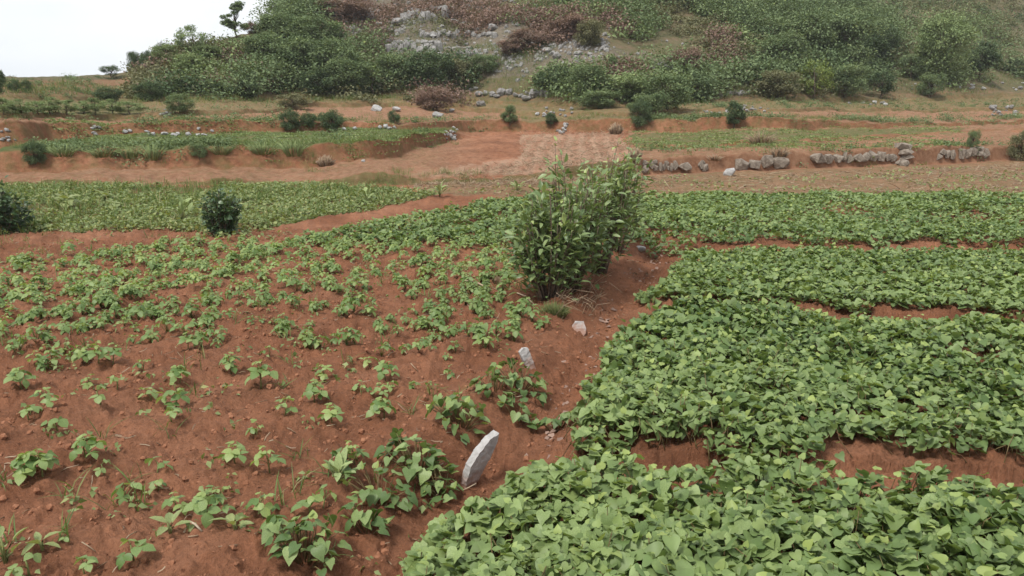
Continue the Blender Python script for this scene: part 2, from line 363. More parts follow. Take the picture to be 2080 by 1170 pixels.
def ground_mat():
    m, nt, n, l, b = mat_new('red_earth')
    geo = n.new('ShaderNodeNewGeometry')
    def noise(sc, det, ro=.6):
        z = n.new('ShaderNodeTexNoise'); z.inputs['Scale'].default_value = sc; z.inputs['Detail'].default_value = det; z.inputs['Roughness'].default_value = ro
        l.new(geo.outputs['Position'], z.inputs['Vector']); return z
    def ramp(src, stops):
        r = n.new('ShaderNodeValToRGB'); e = r.color_ramp.elements
        e[0].position, e[0].color = stops[0][0], (*stops[0][1], 1); e[1].position, e[1].color = stops[-1][0], (*stops[-1][1], 1)
        for p, c in stops[1:-1]:
            k = e.new(p); k.color = (*c, 1)
        l.new(src, r.inputs[0]); return r
    def mix(a, c, f, typ='MIX'):
        x = n.new('ShaderNodeMix'); x.data_type = 'RGBA'; x.blend_type = typ
        if isinstance(f, (int, float)): x.inputs[0].default_value = f
        else: l.new(f, x.inputs[0])
        l.new(a, x.inputs[6])
        if isinstance(c, tuple): x.inputs[7].default_value = (*c, 1)
        else: l.new(c, x.inputs[7])
        return x.outputs[2]
    def attr(nm):
        a = n.new('ShaderNodeAttribute'); a.attribute_name = nm; return a.outputs['Fac']
    big = noise(.9, 4); mid = noise(9, 6, .7); fine = noise(70, 5, .75)
    c = ramp(big.outputs['Fac'], [(.3, (.200, .083, .043)), (.5, (.262, .115, .062)), (.72, (.335, .160, .092))]).outputs[0]
    c = mix(c, ramp(mid.outputs['Fac'], [(.3, (.62, .60, .58)), (.5, (1, 1, 1)), (.75, (1.35, 1.3, 1.25))]).outputs[0], .7, 'MULTIPLY')
    c = mix(c, ramp(fine.outputs['Fac'], [(.3, (.62, .6, .6)), (.55, (1, 1, 1)), (.8, (1.45, 1.42, 1.4))]).outputs[0], .75, 'MULTIPLY')
    wide = noise(2.3, 6, .72)
    c = mix(c, ramp(wide.outputs['Fac'], [(.3, (.66, .64, .62)), (.5, (1, 1, 1)), (.72, (1.22, 1.2, 1.18))]).outputs[0], .8, 'MULTIPLY')
    def blotch(nm, src, wid=.5):
        "attribute broken up by noise"
        mr = n.new('ShaderNodeMath'); mr.operation = 'ADD'; l.new(attr(nm), mr.inputs[0]); l.new(src, mr.inputs[1])
        r = n.new('ShaderNodeMapRange'); r.inputs[1].default_value = 1.0 - wid * .35; r.inputs[2].default_value = 1.0 + wid * .35; r.inputs[3].default_value = 0; r.inputs[4].default_value = 1
        l.new(mr.outputs[0], r.inputs[0]); return r.outputs[0]
    pale = noise(16, 5, .7)
    c = mix(c, ramp(pale.outputs['Fac'], [(.3, (.27, .155, .098)), (.7, (.43, .285, .195))]).outputs[0], blotch('pale', pale.outputs['Fac'], .7))
    c = mix(c, ramp(mid.outputs['Fac'], [(.3, (.22, .13, .078)), (.7, (.33, .215, .135))]).outputs[0], blotch('tan', mid.outputs['Fac'], .9))
    gz = noise(5, 6, .7)
    c = mix(c, ramp(fine.outputs['Fac'], [(.3, (.045, .07, .022)), (.7, (.12, .15, .05))]).outputs[0], blotch('green', gz.outputs['Fac'], .8))
    hz = noise(1.3, 6, .7)
    c = mix(c, ramp(hz.outputs['Fac'], [(.3, (.06, .07, .03)), (.5, (.12, .105, .055)), (.7, (.17, .115, .075))]).outputs[0], blotch('hill', mid.outputs['Fac'], .6))
    c = mix(c, ramp(mid.outputs['Fac'], [(.3, (.10, .08, .062)), (.5, (.16, .128, .105)), (.75, (.28, .25, .225))]).outputs[0], blotch('rocky', hz.outputs['Fac'], .8))
    l.new(c, b.inputs['Base Color']); b.inputs['Roughness'].default_value = .95; b.inputs['Specular IOR Level'].default_value = .15
    bp = n.new('ShaderNodeBump'); bp.inputs['Strength'].default_value = .9; bp.inputs['Distance'].default_value = .03
    ad = n.new('ShaderNodeMath'); ad.operation = 'ADD'; l.new(mid.outputs['Fac'], ad.inputs[0]); l.new(fine.outputs['Fac'], ad.inputs[1])
    l.new(ad.outputs[0], bp.inputs['Height']); l.new(bp.outputs[0], b.inputs['Normal'])
    return m
M = {}
M['earth'] = ground_mat()
M['clod'] = plain_mat('earth_clod', (.19, .078, .040), (.32, .15, .085), 30, .95, .4)
M['sweet'] = leaf_mat('sweet_potato_leaf', (.078, .135, .040), (.24, .315, .118), (.30, .36, .10), .5, .28, .35)
M['sweet_stem'] = plain_mat('vine_stem', (.13, .06, .035), (.16, .15, .06), 20, .6, 0)
M['soy'] = leaf_mat('soybean_leaf', (.115, .195, .055), (.26, .345, .13), (.33, .40, .13), .5, .35, .4)
M['soy_stem'] = plain_mat('soybean_stem', (.12, .15, .045), (.2, .19, .08), 20, .7, 0)
M['tea'] = leaf_mat('tea_leaf', (.10, .16, .055), (.30, .37, .165), (.36, .42, .15), .42, .25, .45)
M['shrub'] = leaf_mat('shrub_leaf', (.035, .075, .030), (.13, .19, .085), (.18, .24, .09), .42, .22, .5)
M['tea_stem'] = plain_mat('tea_stem', (.09, .06, .042), (.2, .15, .11), 25, .85, .3)
M['bark'] = plain_mat('bark', (.07, .05, .035), (.15, .115, .085), 12, .95, .4)
M['weed'] = leaf_mat('weed_leaf', (.12, .17, .055), (.25, .30, .125), (.33, .34, .14), .55, .3, .3)
M['grass'] = leaf_mat('grass_blade', (.06, .115, .03), (.15, .205, .06), (.32, .27, .13), .6, .3, .3)
M['dry'] = leaf_mat('dry_stalk', (.16, .09, .055), (.38, .27, .17), (.55, .46, .34), .85, .2, .2)
M['brown'] = leaf_mat('dead_scrub', (.16, .108, .09), (.33, .225, .18), (.24, .21, .13), .9, .15, .1)
M['crown_dark'] = leaf_mat('crown_dark_green', (.052, .086, .044), (.145, .19, .098), (.20, .25, .09), .85, .16, .10)
M['crown_mid'] = leaf_mat('crown_mid_green', (.09, .136, .066), (.22, .272, .135), (.29, .34, .12), .85, .16, .10)
M['crown_light'] = leaf_mat('crown_light_green', (.132, .188, .082), (.275, .335, .16), (.33, .39, .15), .85, .16, .10)
M['crown_yellow'] = leaf_mat('crown_yellow_green', (.12, .17, .045), (.25, .29, .09), (.32, .33, .10), .85, .16, .10)
M['crown_olive'] = leaf_mat('crown_olive', (.115, .12, .065), (.24, .235, .13), (.31, .265, .15), .85, .16, .10)
M['rock'] = plain_mat('limestone', (.13, .125, .12), (.36, .345, .325), 3.5, .9, .6, 9)
M['wallrock'] = plain_mat('wall_stone', (.13, .10, .075), (.33, .285, .235), 5, .9, .6, 9)
M['palerock'] = plain_mat('pale_limestone', (.27, .265, .26), (.50, .49, .475), 6, .9, .6, 9)
M['slab'] = plain_mat('slab_stone', (.26, .245, .235), (.47, .455, .44), 16, .9, .9, 9, dist=.008)

def stain_slab():
    "red soil splashed up the foot of the slabs"
    nt = M['slab'].node_tree; n = nt.nodes; l = nt.links; b = n['Principled BSDF']; src = b.inputs['Base Color'].links[0].from_socket
    tc = n.new('ShaderNodeTexCoord'); sp = n.new('ShaderNodeSeparateXYZ'); l.new(tc.outputs['Object'], sp.inputs[0])
    nz = n.new('ShaderNodeTexNoise'); nz.inputs['Scale'].default_value = 28; nz.inputs['Detail'].default_value = 5; l.new(tc.outputs['Object'], nz.inputs['Vector'])
    ma = n.new('ShaderNodeMath'); ma.operation = 'MULTIPLY_ADD'; ma.inputs[1].default_value = .16; l.new(nz.outputs['Fac'], ma.inputs[0]); ma.inputs[2].default_value = -.005
    mr = n.new('ShaderNodeMath'); mr.operation = 'SUBTRACT'; l.new(ma.outputs[0], mr.inputs[0]); l.new(sp.outputs['Z'], mr.inputs[1])
    rg = n.new('ShaderNodeMapRange'); rg.inputs[1].default_value = -.03; rg.inputs[2].default_value = .03; rg.inputs[4].default_value = .75; l.new(mr.outputs[0], rg.inputs[0])
    mx = n.new('ShaderNodeMix'); mx.data_type = 'RGBA'; l.new(rg.outputs[0], mx.inputs[0]); l.new(src, mx.inputs[6]); mx.inputs[7].default_value = (.24, .11, .065, 1); l.new(mx.outputs[2], b.inputs['Base Color'])
stain_slab()
# ------------------------------------------------------------------ the ground sheet and the hillside
def build_terrain():
    us = np.concatenate([np.linspace(-520, -40, 70), np.arange(-36, 2117, 4.0), np.linspace(2122, 2600, 70)])
    A = (us - 1040) / FPX / CP
    A = np.clip(A, -1.2, 1.2)
    Yc, Zc = prof_cols(A)
    # rows: near field in even screen steps, then each terrace line to line
    rows = []
    vs = np.concatenate([np.linspace(5200, 1500, 24), np.linspace(1480, 1180, 40), np.arange(1176, 372, -3.6)])
    _, e = pix_ae(np.full(len(vs), 1040.), vs)
    ynear = EYE / -e
    t = (ynear - ynear[0]) / (ynear[-1] - ynear[0])          # 0..1 along the near field
    for tt in t: rows.append(ynear[0] + tt * (Yc[:, 1] - ynear[0]))
    counts = {2: 7, 3: 26, 4: 12, 5: 22, 6: 10, 7: 16, 8: 7, 9: 14, 10: 6, 11: 14, 12: 40, 13: 60, 14: 3, 15: 8, 16: 4}
    split = None
    for k in range(2, K):
        if k == IDX['bank4_top']: split = len(rows) - 1
        c = counts.get(k, 10)
        for i in range(1, c + 1):
            f = i / c; rows.append(Yc[:, k - 1] * (1 - f) + Yc[:, k] * f)
    # behind the viewer: the field simply goes on
    rows = [np.full(len(A), -45.0), np.full(len(A), -2.0)] + rows
    split += 2
    Y = np.array(rows); X = A[None] * np.maximum(np.abs(Y), .2)
    X = X + np.sign(A)[None] * np.clip((np.abs(A) - .70) / .25, 0, 1)[None] * 16.0
    X[:2] *= np.array([1.5, 6.0])[:, None]
    Zz = ground(X.ravel(), np.maximum(Y, .3).ravel()).reshape(Y.shape)
    _, kk = base_z(X.ravel(), np.maximum(Y, .3).ravel()); kk = kk.reshape(Y.shape)
    # pixel of each vertex, used only to lay the crop colours read from the photograph
    P = np.stack([X, Y, Zz], -1)
    yc = Y; zc = Zz - EYE
    dep = np.maximum(yc * CP - zc * SP, .05); U = X / dep * FPX + 1040; V = (-zc * CP - yc * SP) / dep * FPX + 585
    green = np.zeros_like(X); pale = np.zeros_like(X); tan = np.zeros_like(X); hill = np.zeros_like(X)
    def band(k0, k1): return (kk >= k0) & (kk < k1)
    # left green field behind the bean plot
    gf = inside(X, Y, poly_px([(-500, 378), (640, 378), (900, 392), (600, 455), (450, 470), (0, 472), (-500, 476)], 0)); green[gf] = .60
    # dry stubble strip behind the right-hand beds
    m = band(.0, 1.0) & (Y > 12.6) & (X > -1.5) & ~gf; tan[m] = .52; green[m] = .36
    m = band(1, 2); tan[m] = .35; green[m & (U < 1290)] = .52
    m = band(2, 3) & (U < 930); tan[m] = .30; green[m] = .25
    # ploughed plot and pale mulched plot
    wv = 5 * (fbm(X * 1.2, Y * 1.2, oct=3, seed=88) - .5); wu = 10 * (fbm(X * 1.5 + 9, Y * 1.2, oct=3, seed=89) - .5)
    pl = inside(U + wu, V + wv, [(1055, 274), (1252, 269), (1300, 330), (1090, 356), (900, 360), (800, 356), (880, 343), (1010, 326), (1060, 318)]) & band(1.7, 6)
    pale[pl] = .57 + .13 * np.sin((X[pl] - .08 * Y[pl]) * 2 * math.pi / .33 + .5 * np.sin(Y[pl])) + .35 * (fbm(X[pl] * 1.3, Y[pl] * 1.3, oct=3, seed=87) - .5)
    m = band(2, 5) & (U > 1270); gg = inside(U + wu * 2, V + wv, [(1275, 275), (1400, 266), (1640, 262), (1960, 258), (1940, 270), (1700, 284), (1540, 298), (1300, 304)])
    green[m & gg] = .62; tan[m & ~gg] = .40; green[m & ~gg & (U > 1300)] = .25
    m = band(3, 4) & (U < 935); green[m] = .42; tan[m] = .25
    m = band(4, 5) & (U < 930); green[m] = .75
    m = band(5, 6); green[m] = .40
    m = band(6, 7); tan[m] = .45; green[m] = .18
    m = band(6, 7) & (U > 1060) & (U < 1420); green[m] = .5
    m = band(7, 8); green[m] = .46; tan[m] = .4
    m = band(8, 9); tan[m] = .5; green[m] = .22; green[m & (U < 290)] = .6
    m = band(9, 10); green[m] = .5; tan[m] = .3
    far = kk > 1.05; tan[far] = np.maximum(tan[far], .40) + .08
    for k0 in (3, 5): bk = band(k0, k0 + 1) & (U < 2100); tan[bk] = .22; green[bk] = .32
    pp = band(2, 5) & (U > 850) & (U < 1275); qq = sstep(860, 1020, U[pp] + 2 * wu[pp]); tan[pp] = tan[pp] * (1 - qq) + .22 * qq; green[pp] *= 1 - qq
    m = band(8, 10.2); green[m] = np.maximum(green[m], .48)
    m = kk >= 10; hill[m] = .55 + .25 * sstep(10.2, 11.2, kk[m])
    m = band(10, 12) & (U < 270); hill[m] = .42; tan[m] = .55
    rocky = np.zeros_like(X); rk = inside(U, V, [(600, -80), (980, -80), (1000, 30), (1100, 40), (1250, 95), (1440, 130), (1470, 190), (1300, 160), (1100, 150), (1000, 160), (760, 120), (640, 60)]) & (kk > 10.3); rocky[rk] = .55
    nr, nc = Y.shape
    def sheet(name, r0, r1, kind):
        idx = np.arange((r1 - r0) * nc).reshape(r1 - r0, nc)
        me = bpy.data.meshes.new(name)
        V3 = P[r0:r1].reshape(-1, 3)
        q = np.stack([idx[:-1, :-1], idx[:-1, 1:], idx[1:, 1:], idx[1:, :-1]], -1).reshape(-1, 4)
        me.vertices.add(len(V3)); me.vertices.foreach_set('co', V3.astype(np.float32).ravel())
        me.loops.add(q.size); me.loops.foreach_set('vertex_index', q.astype(np.int32).ravel())
        me.polygons.add(len(q)); me.polygons.foreach_set('loop_start', (np.arange(len(q)) * 4).astype(np.int32)); me.polygons.foreach_set('loop_total', np.full(len(q), 4, np.int32))
        me.polygons.foreach_set('use_smooth', np.ones(len(q), bool))
        for nm, ar in (('green', green), ('pale', pale), ('tan', tan), ('hill', hill), ('rocky', rocky)):
            a = me.attributes.new(nm, 'FLOAT', 'POINT'); a.data.foreach_set('value', ar[r0:r1].astype(np.float32).ravel())
        me.update(calc_edges=True); me.materials.append(M['earth'])
        lab = {'ground': 'red earth fields and low terraces running up to the hill', 'hillside': 'scrub covered limestone hill slope rising behind the terraces'}[name]
        return obj(name, me, None, lab, 'ground' if name == 'ground' else 'hill', kind=kind)
    sheet('ground', 0, split + 1, 'structure'); sheet('hillside', split, nr, 'structure')
build_terrain()
# ------------------------------------------------------------------ sweet potato beds
def leaf_variants(templates, mat, name, rnds, ages=(0.0,)):
    out = []
    for t in templates:
        for r in rnds:
            for g in ages:
                a = Acc(); a.add(t[0], t[1], r, g); out.append((a.mesh(name, mat), r, g))
    return out
SWEET_LEAF = leaf_variants(HEART, M['sweet'], 'sweet_potato_leaf', (.05, .3, .55, .8, 1.0))
SWEET_YOUNG = leaf_variants(HEART[:2], M['sweet'], 'sweet_potato_young_leaf', (.6, .9), (.35, .65))
BED_INFO = [
 ('front bed of large heart-shaped sweet potato leaves, below the lowest bare soil gap', 2350, HEART, .051, .105),
 ('second sweet potato bed, dense leaves beside the slab-lined furrow, above the lowest soil gap', 2350, HEART, .049, .105),
 ('third sweet potato bed, low strip between two thin soil furrows right of the tall shrubs', 1900, HEART_LO, .047, .07),
 ('rear sweet potato bed, widest, passing behind the tall shrubs to the stubble strip', 1200, HEART_LO, .050, .065),
]
def build_bed(i):
    P = BEDS[i]; label, dens, T, size, canopy = BED_INFO[i]; r = RS(100 + i)
    lo = P.min(0); hi = P.max(0); lo = np.maximum(lo, [-3.2, 1.35]); hi = np.minimum(hi, [12.5, 14.5])
    n = int(dens * (hi[0] - lo[0]) * (hi[1] - lo[1]))
    x = r.uniform(lo[0], hi[0], n); y = r.uniform(lo[1], hi[1], n)
    wob = .20 * (fbm(x * 3.2, y * 3.2, oct=2, seed=40 + i) - .5) * 2; wob2 = .20 * (fbm(x * 3.2 + 50, y * 3.2, oct=2, seed=44 + i) - .5) * 2
    m = (inside(x + wob, y + wob2, P) | (inside(x + wob * 2.2, y + wob2 * 2.2, P) & (fbm(x * 5, y * 5, oct=2, seed=47) > .47))) & (np.abs(x) < y * .80 + 2.4) & ((np.abs(x) < y * .68) | (r.rand(n) < .6))
    cover = fbm(x * 1.1, y * 1.1, oct=3, seed=50 + i)
    m &= r.rand(n) < np.clip((cover - .18) * 5, .25, 1)
    x, y = x[m], y[m]; n = len(x)
    g = ground(x, y, True)
    mound = .35 * fbm(x * 2.6, y * 2.6, oct=2, seed=60) + .65 * fbm(x * 6.5, y * 6.5, oct=2, seed=61)
    can = canopy * (.25 + 1.4 * mound)
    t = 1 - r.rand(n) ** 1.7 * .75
    young = (r.rand(n) < .11) & (t > .6)
    t = np.where(young, 1.05 + .35 * r.rand(n), t)
    z = g + .015 + can * t
    big = (.6 + .75 * r.rand(n) ** 1.2) * (.9 + .25 * vnoise(x * 1.3, y * 1.3, seed=3))
    s = size * np.where(young, .62 * big, big)
    yaw = r.uniform(0, 2 * math.pi, n)
    pit = np.where(young, r.uniform(.25, 1.25, n), r.normal(-.16, .38, n)); roll = r.normal(0, .36, n)
    R = rot_zxy(yaw, pit, roll)
    pos = np.stack([x, y, z], 1) - R[:, :, 1] * (s * .4)[:, None]
    patch = fbm(x * .8, y * .8, oct=2, seed=70)
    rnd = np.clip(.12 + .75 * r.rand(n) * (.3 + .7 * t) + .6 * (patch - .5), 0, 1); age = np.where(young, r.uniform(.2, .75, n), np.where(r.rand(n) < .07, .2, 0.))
    root = empty('sweet_potato_bed', (P.mean(0)[0], min(P.mean(0)[1], 13), 0), label, 'crop bed')
    # the leaves that show largest become leaves of their own
    dist = np.hypot(np.hypot(x, y), EYE - z)
    infr = (np.abs(x) < y * .62) & (y > 2.25 + .12 * (z > .1))
    score = np.where(infr & (t > .9), s / dist, 0)
    top = np.argsort(-score)[:300]
    for j in top:
        L = SWEET_YOUNG if young[j] else SWEET_LEAF
        k = r.randint(len(L))
        if not young[j]:
            k = (r.randint(3)) * 5 + int(np.clip(rnd[j] * 5, 0, 4))
        o = obj('leaf', L[k][0], root)
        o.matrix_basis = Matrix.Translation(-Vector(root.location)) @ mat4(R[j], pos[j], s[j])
    rest = np.ones(n, bool); rest[top] = False
    a = Acc(); pick = r.randint(0, len(T), n)
    for q in range(len(T)):
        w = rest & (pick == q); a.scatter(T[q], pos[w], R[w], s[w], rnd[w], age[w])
    o = obj('vine_foliage', a.mesh('vine_foliage', M['sweet']), root, kind='stuff'); o.location = -Vector(root.location)
    # runners and leaf stalks under the blades
    st = Acc(); w = np.nonzero(r.rand(n) < (.22 if i < 2 else .04))[0]
    for j in w:
        b = pos[j]; f = np.array([x[j] + r.normal(0, .04), y[j] + r.normal(0, .04), g[j]])
        st.tube([f, (f * .5 + b * .5) + r.normal(0, .008, 3), b], [.0026, .0022, .0016], 3)
    o = obj('vine_stems', st.mesh('vine_stems', M['sweet_stem']), root, kind='stuff'); o.location = -Vector(root.location)
for i in range(4): build_bed(i)

# ------------------------------------------------------------------ soybean plants of the left plot
def trifoliate(seed):
    r = RS(seed); V = []; F = []; n = 0
    for ang, sz, oy in ((0, 1.0, .16), (1.35, .86, 0), (-1.35, .86, 0)):
        t = OVAL[r.randint(3)]; v = t[0] * sz * np.array([1.12, 1, 1])
        R = rot_zxy(np.array([ang + r.normal(0, .12)]), np.array([r.normal(-.12, .2)]), np.array([r.normal(0, .25)]))[0]
        v = v @ R.T + np.array([0, oy, 0]); V.append(v); F += [tuple(i + n for i in f) for f in t[1]]; n += len(v)
    return np.concatenate(V), F
TRI = [trifoliate(s) for s in (1, 2, 3, 4)]
SOY_LEAF = leaf_variants(TRI, M['soy'], 'soybean_leaf', (.05, .4, .8), (0.0, .5))
def soy_design(seed, nl, h, L):
    r = RS(seed); st = Acc(); leaves = []
    top = np.array([r.normal(0, .015), r.normal(0, .015), h])
    st.tube([(0, 0, -.02), top * .5 + r.normal(0, .004, 3), top], [.0035, .003, .002], 5)
    az = r.uniform(0, 6.28)
    for i in range(nl):
        f = (i + .6) / nl; az += 2.4 + r.normal(0, .3)
        p0 = top * (.25 + .75 * f); pl = L * r.uniform(.6, 1.25) * (1.15 - .5 * f)
        up = .45 + .65 * f
        p1 = p0 + pl * np.array([math.cos(az) * math.cos(up), math.sin(az) * math.cos(up), math.sin(up)])
        st.tube([p0, (p0 + p1) / 2 + (0, 0, .006), p1], [.0018, .0016, .0012], 3)
        last = i >= nl - 2 and nl > 3
        s = L * (.55 if last else r.uniform(.8, 1.15)) * (1.08 - .2 * abs(f - .5))
        R = rot_zxy(np.array([az - math.pi / 2]), np.array([r.normal(.1 if last else -.28, .22)]), np.array([r.normal(0, .2)]))[0]
        leaves.append((mat4(R, p1, s), int(r.randint(4)) * 6 + int(r.randint(3)) * 2 + (1 if (last or r.rand() < .2) else 0), R, p1, s))
    return st.mesh('soybean_stem', M['soy_stem']), leaves
SOY_SMALL = [soy_design(200 + i, 2 + i % 2, .035 + .006 * i, .040) for i in range(7)]
SOY_MED = [soy_design(1220 + i, 4 + i % 3, .055 + .004 * i, .042) for i in range(9)]
SOY_BIG = [soy_design(2240 + i, 7 + i % 4, .08 + .005 * i, .044) for i in range(9)]
def soy_joined(design):
    a = Acc(); r = RS(5)
    for Mx, k, R, p, s in design[1]:
        t = TRI[k // 6]; a.scatter(t, p[None], R[None], np.array([s]), np.array([r.rand()]), np.array([.5 * (k % 2) * r.rand()]))
        a.tube([(0, 0, 0), p * .6, p], [.003, .002, .0015], 3, .8)
    return a
SOY_JOIN = [soy_joined(d).mesh('soybean_plant', M['soy']) for d in SOY_MED + SOY_BIG]
def place_soy(u, v, size, sc, label, group, rz):
    p = hit(u, v); D = {'s': SOY_SMALL, 'm': SOY_MED, 'b': SOY_BIG}[size]
    d = D[int(u * 7 + v * 3) % len(D)]
    e = empty('soybean_plant', p, label, 'soybean plant', group, rz=rz); e.scale = (sc, sc, sc * .85)
    obj('stem', d[0], e)
    for Mx, k, *_ in d[1]:
        o = obj('leaf', SOY_LEAF[k][0], e); o.matrix_basis = Mx
def z6(x, y): return .4018 * x, 700 + .4018 * y
GRP = 'small soybean seedlings in the bare front of the left plot'
GL = 'small soybean seedling with few leaves on bare red soil, front of left plot'
NEAR_SOY = [  # x, y in an enlarged crop, size, scale, own label or None
 (130,690,'b',1.1,'soybean plant at the left edge, first of two broad ones low in the plot'),
 (215,670,'b',1.15,'broad soybean plant with drooping leaves right of the left-edge one, low in plot'),
 (440,590,'b',1.05,'upright soybean plant right of the broad left-edge pair, above bare soil'),
 (625,790,'s',1.25,None), (895,840,'m',.95,'soybean seedling just up-left of the bushiest plant at the bottom of the plot'),
 (1060,905,'b',1.15,'bushiest soybean plant at the bottom of the left plot'), (1095,810,'m',1.05,'soybean plant right behind the bushiest bottom plant'),
 (1190,600,'m',1.15,'soybean plant in mid plot, just left of a taller one with a hanging lower leaf'), (1365,650,'b',1.05,'tall soybean plant with a big hanging lower leaf in lower mid plot'),
 (1335,885,'b',.95,'soybean plant with upright top leaves right of the bushiest bottom plant'), (1400,945,'s',1.2,None),
 (530,660,'s',1.0,None), (790,650,'s',1.05,None), (800,745,'s',.7,None), (320,1005,'s',.6,None), (430,1160,'s',1.0,None), (150,1175,'s',1.3,None), (680,1095,'s',1.2,None),
 (270,315,'m',1.1,'open soybean plant with flat spread leaves near the left edge of the sparse rows'), (510,300,'s',1.4,None), (150,385,'s',1.3,None),
 (110,225,'b',1.1,'bushy soybean plant at the left edge, start of the sparse rows'), (460,220,'m',1.0,None), (590,230,'s',1.2,None), (720,125,'m',.95,None),
 (770,285,'m',1.05,'soybean plant just left of the densest plant of the sparse rows'), (890,330,'b',1.25,'densest soybean plant in the middle of the sparse left rows'), (910,195,'b',.95,None), (870,400,'s',1.2,None), (300,440,'s',1.3,None),
 (430,95,'b',1.0,None), (500,100,'b',1.1,None), (570,90,'b',1.0,None), (280,110,'b',1.0,None), (200,120,'b',.9,None),
 (1320,215,'b',1.3,'largest dark-based soybean plant in the middle of the left plot'), (1170,140,'b',1.05,'tall pale-topped soybean plant left of the largest mid-plot plant'), (1440,360,'m',1.05,'lone soybean seedling with umbrella leaves on bare soil, mid plot'),
 (1290,470,'m',.95,None), (1590,295,'b',1.05,'soybean plant in mid plot, lower of a pair in one row'), (1640,195,'b',1.0,'soybean plant in mid plot, upper of a pair in one row'), (1680,390,'m',1.15,'round-leaved soybean plant near the middle of the plot'),
 (1795,610,'b',.95,'soybean plant with oval leaves left of the tallest grey slab'), (1830,265,'m',.9,None), (1950,180,'b',1.0,None), (1940,375,'b',1.0,None), (1930,280,'m',.9,None), (1360,55,'m',.9,None), (950,25,'b',1.0,None), (1870,115,'m',.9,None),
 (1570,865,'s',1.2,None), (1630,830,'s',1.0,None),
]
for i, (X, Y_, sz, sc, lab) in enumerate(NEAR_SOY):
    u, v = z6(X, Y_)
    side = ('left half' if u < 400 else 'right half') + (', upper rows' if v < 830 else ', lower bare part')
    place_soy(u, v, sz, sc, lab or 'small soybean seedling with few leaves, front of left plot, ' + side, None if lab else 'small soybean seedlings, ' + side, (i * 2.399) % 6.28)

LEFT_PLOT = poly_px([(-1500, 1000), (-1500, 560), (0, 530), (120, 525), (290, 505), (560, 496), (700, 492), (1020, 494), (1045, 560), (1060, 620), (1120, 680), (1040, 700), (960, 760), (900, 830), (800, 800), (650, 750), (480, 720), (330, 690), (230, 700), (0, 790)], 0)
def mid_soy():
    r = RS(31); n = 8000
    x = r.uniform(-10, 1.2, n); y = r.uniform(3.8, 11, n)
    m = inside(x, y, LEFT_PLOT) & (np.abs(x) < y * .72 + 2.6)
    row = np.sin((x * .55 + y) * 2 * math.pi / .62 + 1.5 * fbm(x * .5, y * .5, seed=15))
    dens = fbm(x * .75, y * .75, oct=3, seed=77) * 1.6 - .30 + .26 * row
    dens = dens + .30 * np.exp(-(((x + 2.9) / 1.6) ** 2 + ((y - 6.4) / 1.3) ** 2)) - .35 * sstep(5.2, 4.0, y) - .25 * sstep(9.2, 10.2, y)
    dens = dens * (1 - .75 * sstep(-.45, .35, x - .02 * y) * sstep(8.5, 7, y))
    m &= r.rand(n) < np.clip(dens, 0.02, .75)
    x, y = x[m], y[m]; z = ground(x, y); o = np.argsort(np.hypot(x, y) + (np.abs(x) > y * .64) * 50)
    x, y, z = x[o], y[o], z[o]; n = len(x); sc = r.uniform(.55, 1.05, n)
    a = Acc()
    for i in range(n):
        if i < 245:
            zone = ('front' if y[i] < 5.3 else 'middle' if y[i] < 7.0 else 'back'); side = 'left part' if x[i] < -.26 * y[i] else 'towards the tea shrubs'
            lab = 'leafy young soybean plant in the %s of the dense rows, %s' % (zone, side)
            ob = obj('soybean_plant', SOY_JOIN[i % len(SOY_JOIN)], None, lab, 'soybean plant', 'soybean plants in the %s of the dense rows, %s' % (zone, side))
            ob.location = (x[i], y[i], z[i]); ob.rotation_euler = (0, 0, r.uniform(0, 6.28)); ob.scale = (sc[i],) * 3
        else:
            d = (SOY_MED + SOY_BIG)[i % len(SOY_JOIN)]; q = r.uniform(0, 6.28); c, s = math.cos(q), math.sin(q); Rz = np.array([[c, -s, 0], [s, c, 0], [0, 0, 1]])
            for Mx, k, R, p, ss in d[1]:
                a.scatter(TRI[k // 6], (Rz @ p * sc[i] + (x[i], y[i], z[i]))[None], (Rz @ R)[None], np.array([ss * sc[i]]), np.array([r.rand()]), np.array([.5 * (k % 2)]))
    if a.n: obj('soybean_foliage', a.mesh('soybean_foliage', M['soy']), None, 'remaining young soybean plants at the back of the left plot', 'soybean plants', kind='stuff')
    print('mid soy', n)
mid_soy()

# sweet potato plants that grow singly along the furrow's left bank
def sweet_plant(u, v, n, w, h, label, seed, group=None):
    r = RS(seed); p = hit(u, v); e = empty('sweet_potato_plant', p, label, 'sweet potato plant', group); st = Acc()
    n = int(n * 1.55); h *= .62; w *= .92
    for i in range(n):
        az = r.uniform(0, 6.28); rad = w * math.sqrt(r.rand()); t = r.rand()
        q = np.array([rad * math.cos(az), rad * math.sin(az) * .9, 0.0]); gz = ground(np.array([p[0] + q[0]]), np.array([p[1] + q[1]]))[0] - p[2]
        q[2] = gz + .03 + h * (.35 + .65 * t) * (1.05 - .5 * rad / w)
        yg = r.rand() < .12
        s = (.034 if yg else r.uniform(.036, .060))
        R = rot_zxy(np.array([az - math.pi / 2 + r.normal(0, .7)]), np.array([r.uniform(.3, 1.0) if yg else r.normal(-.35, .3)]), np.array([r.normal(0, .3)]))[0]
        L = SWEET_YOUNG if yg else SWEET_LEAF; k = r.randint(len(L))
        if not yg: k = r.randint(3) * 5 + min(4, int(r.rand() * 3.2 * (.5 + t)))
        o = obj('leaf', L[k][0], e); o.matrix_basis = mat4(R, q - R[:, 1] * s * .3, s)
        b = np.array([q[0] * .25, q[1] * .25, gz * .3 - .01]); st.tube([b, (b + q) / 2 + (0, 0, .015), q - R[:, 1] * s * .3], [.0028, .0022, .0016], 4)
    obj('stem', st.mesh('sweet_potato_stem', M['sweet_stem']), e)
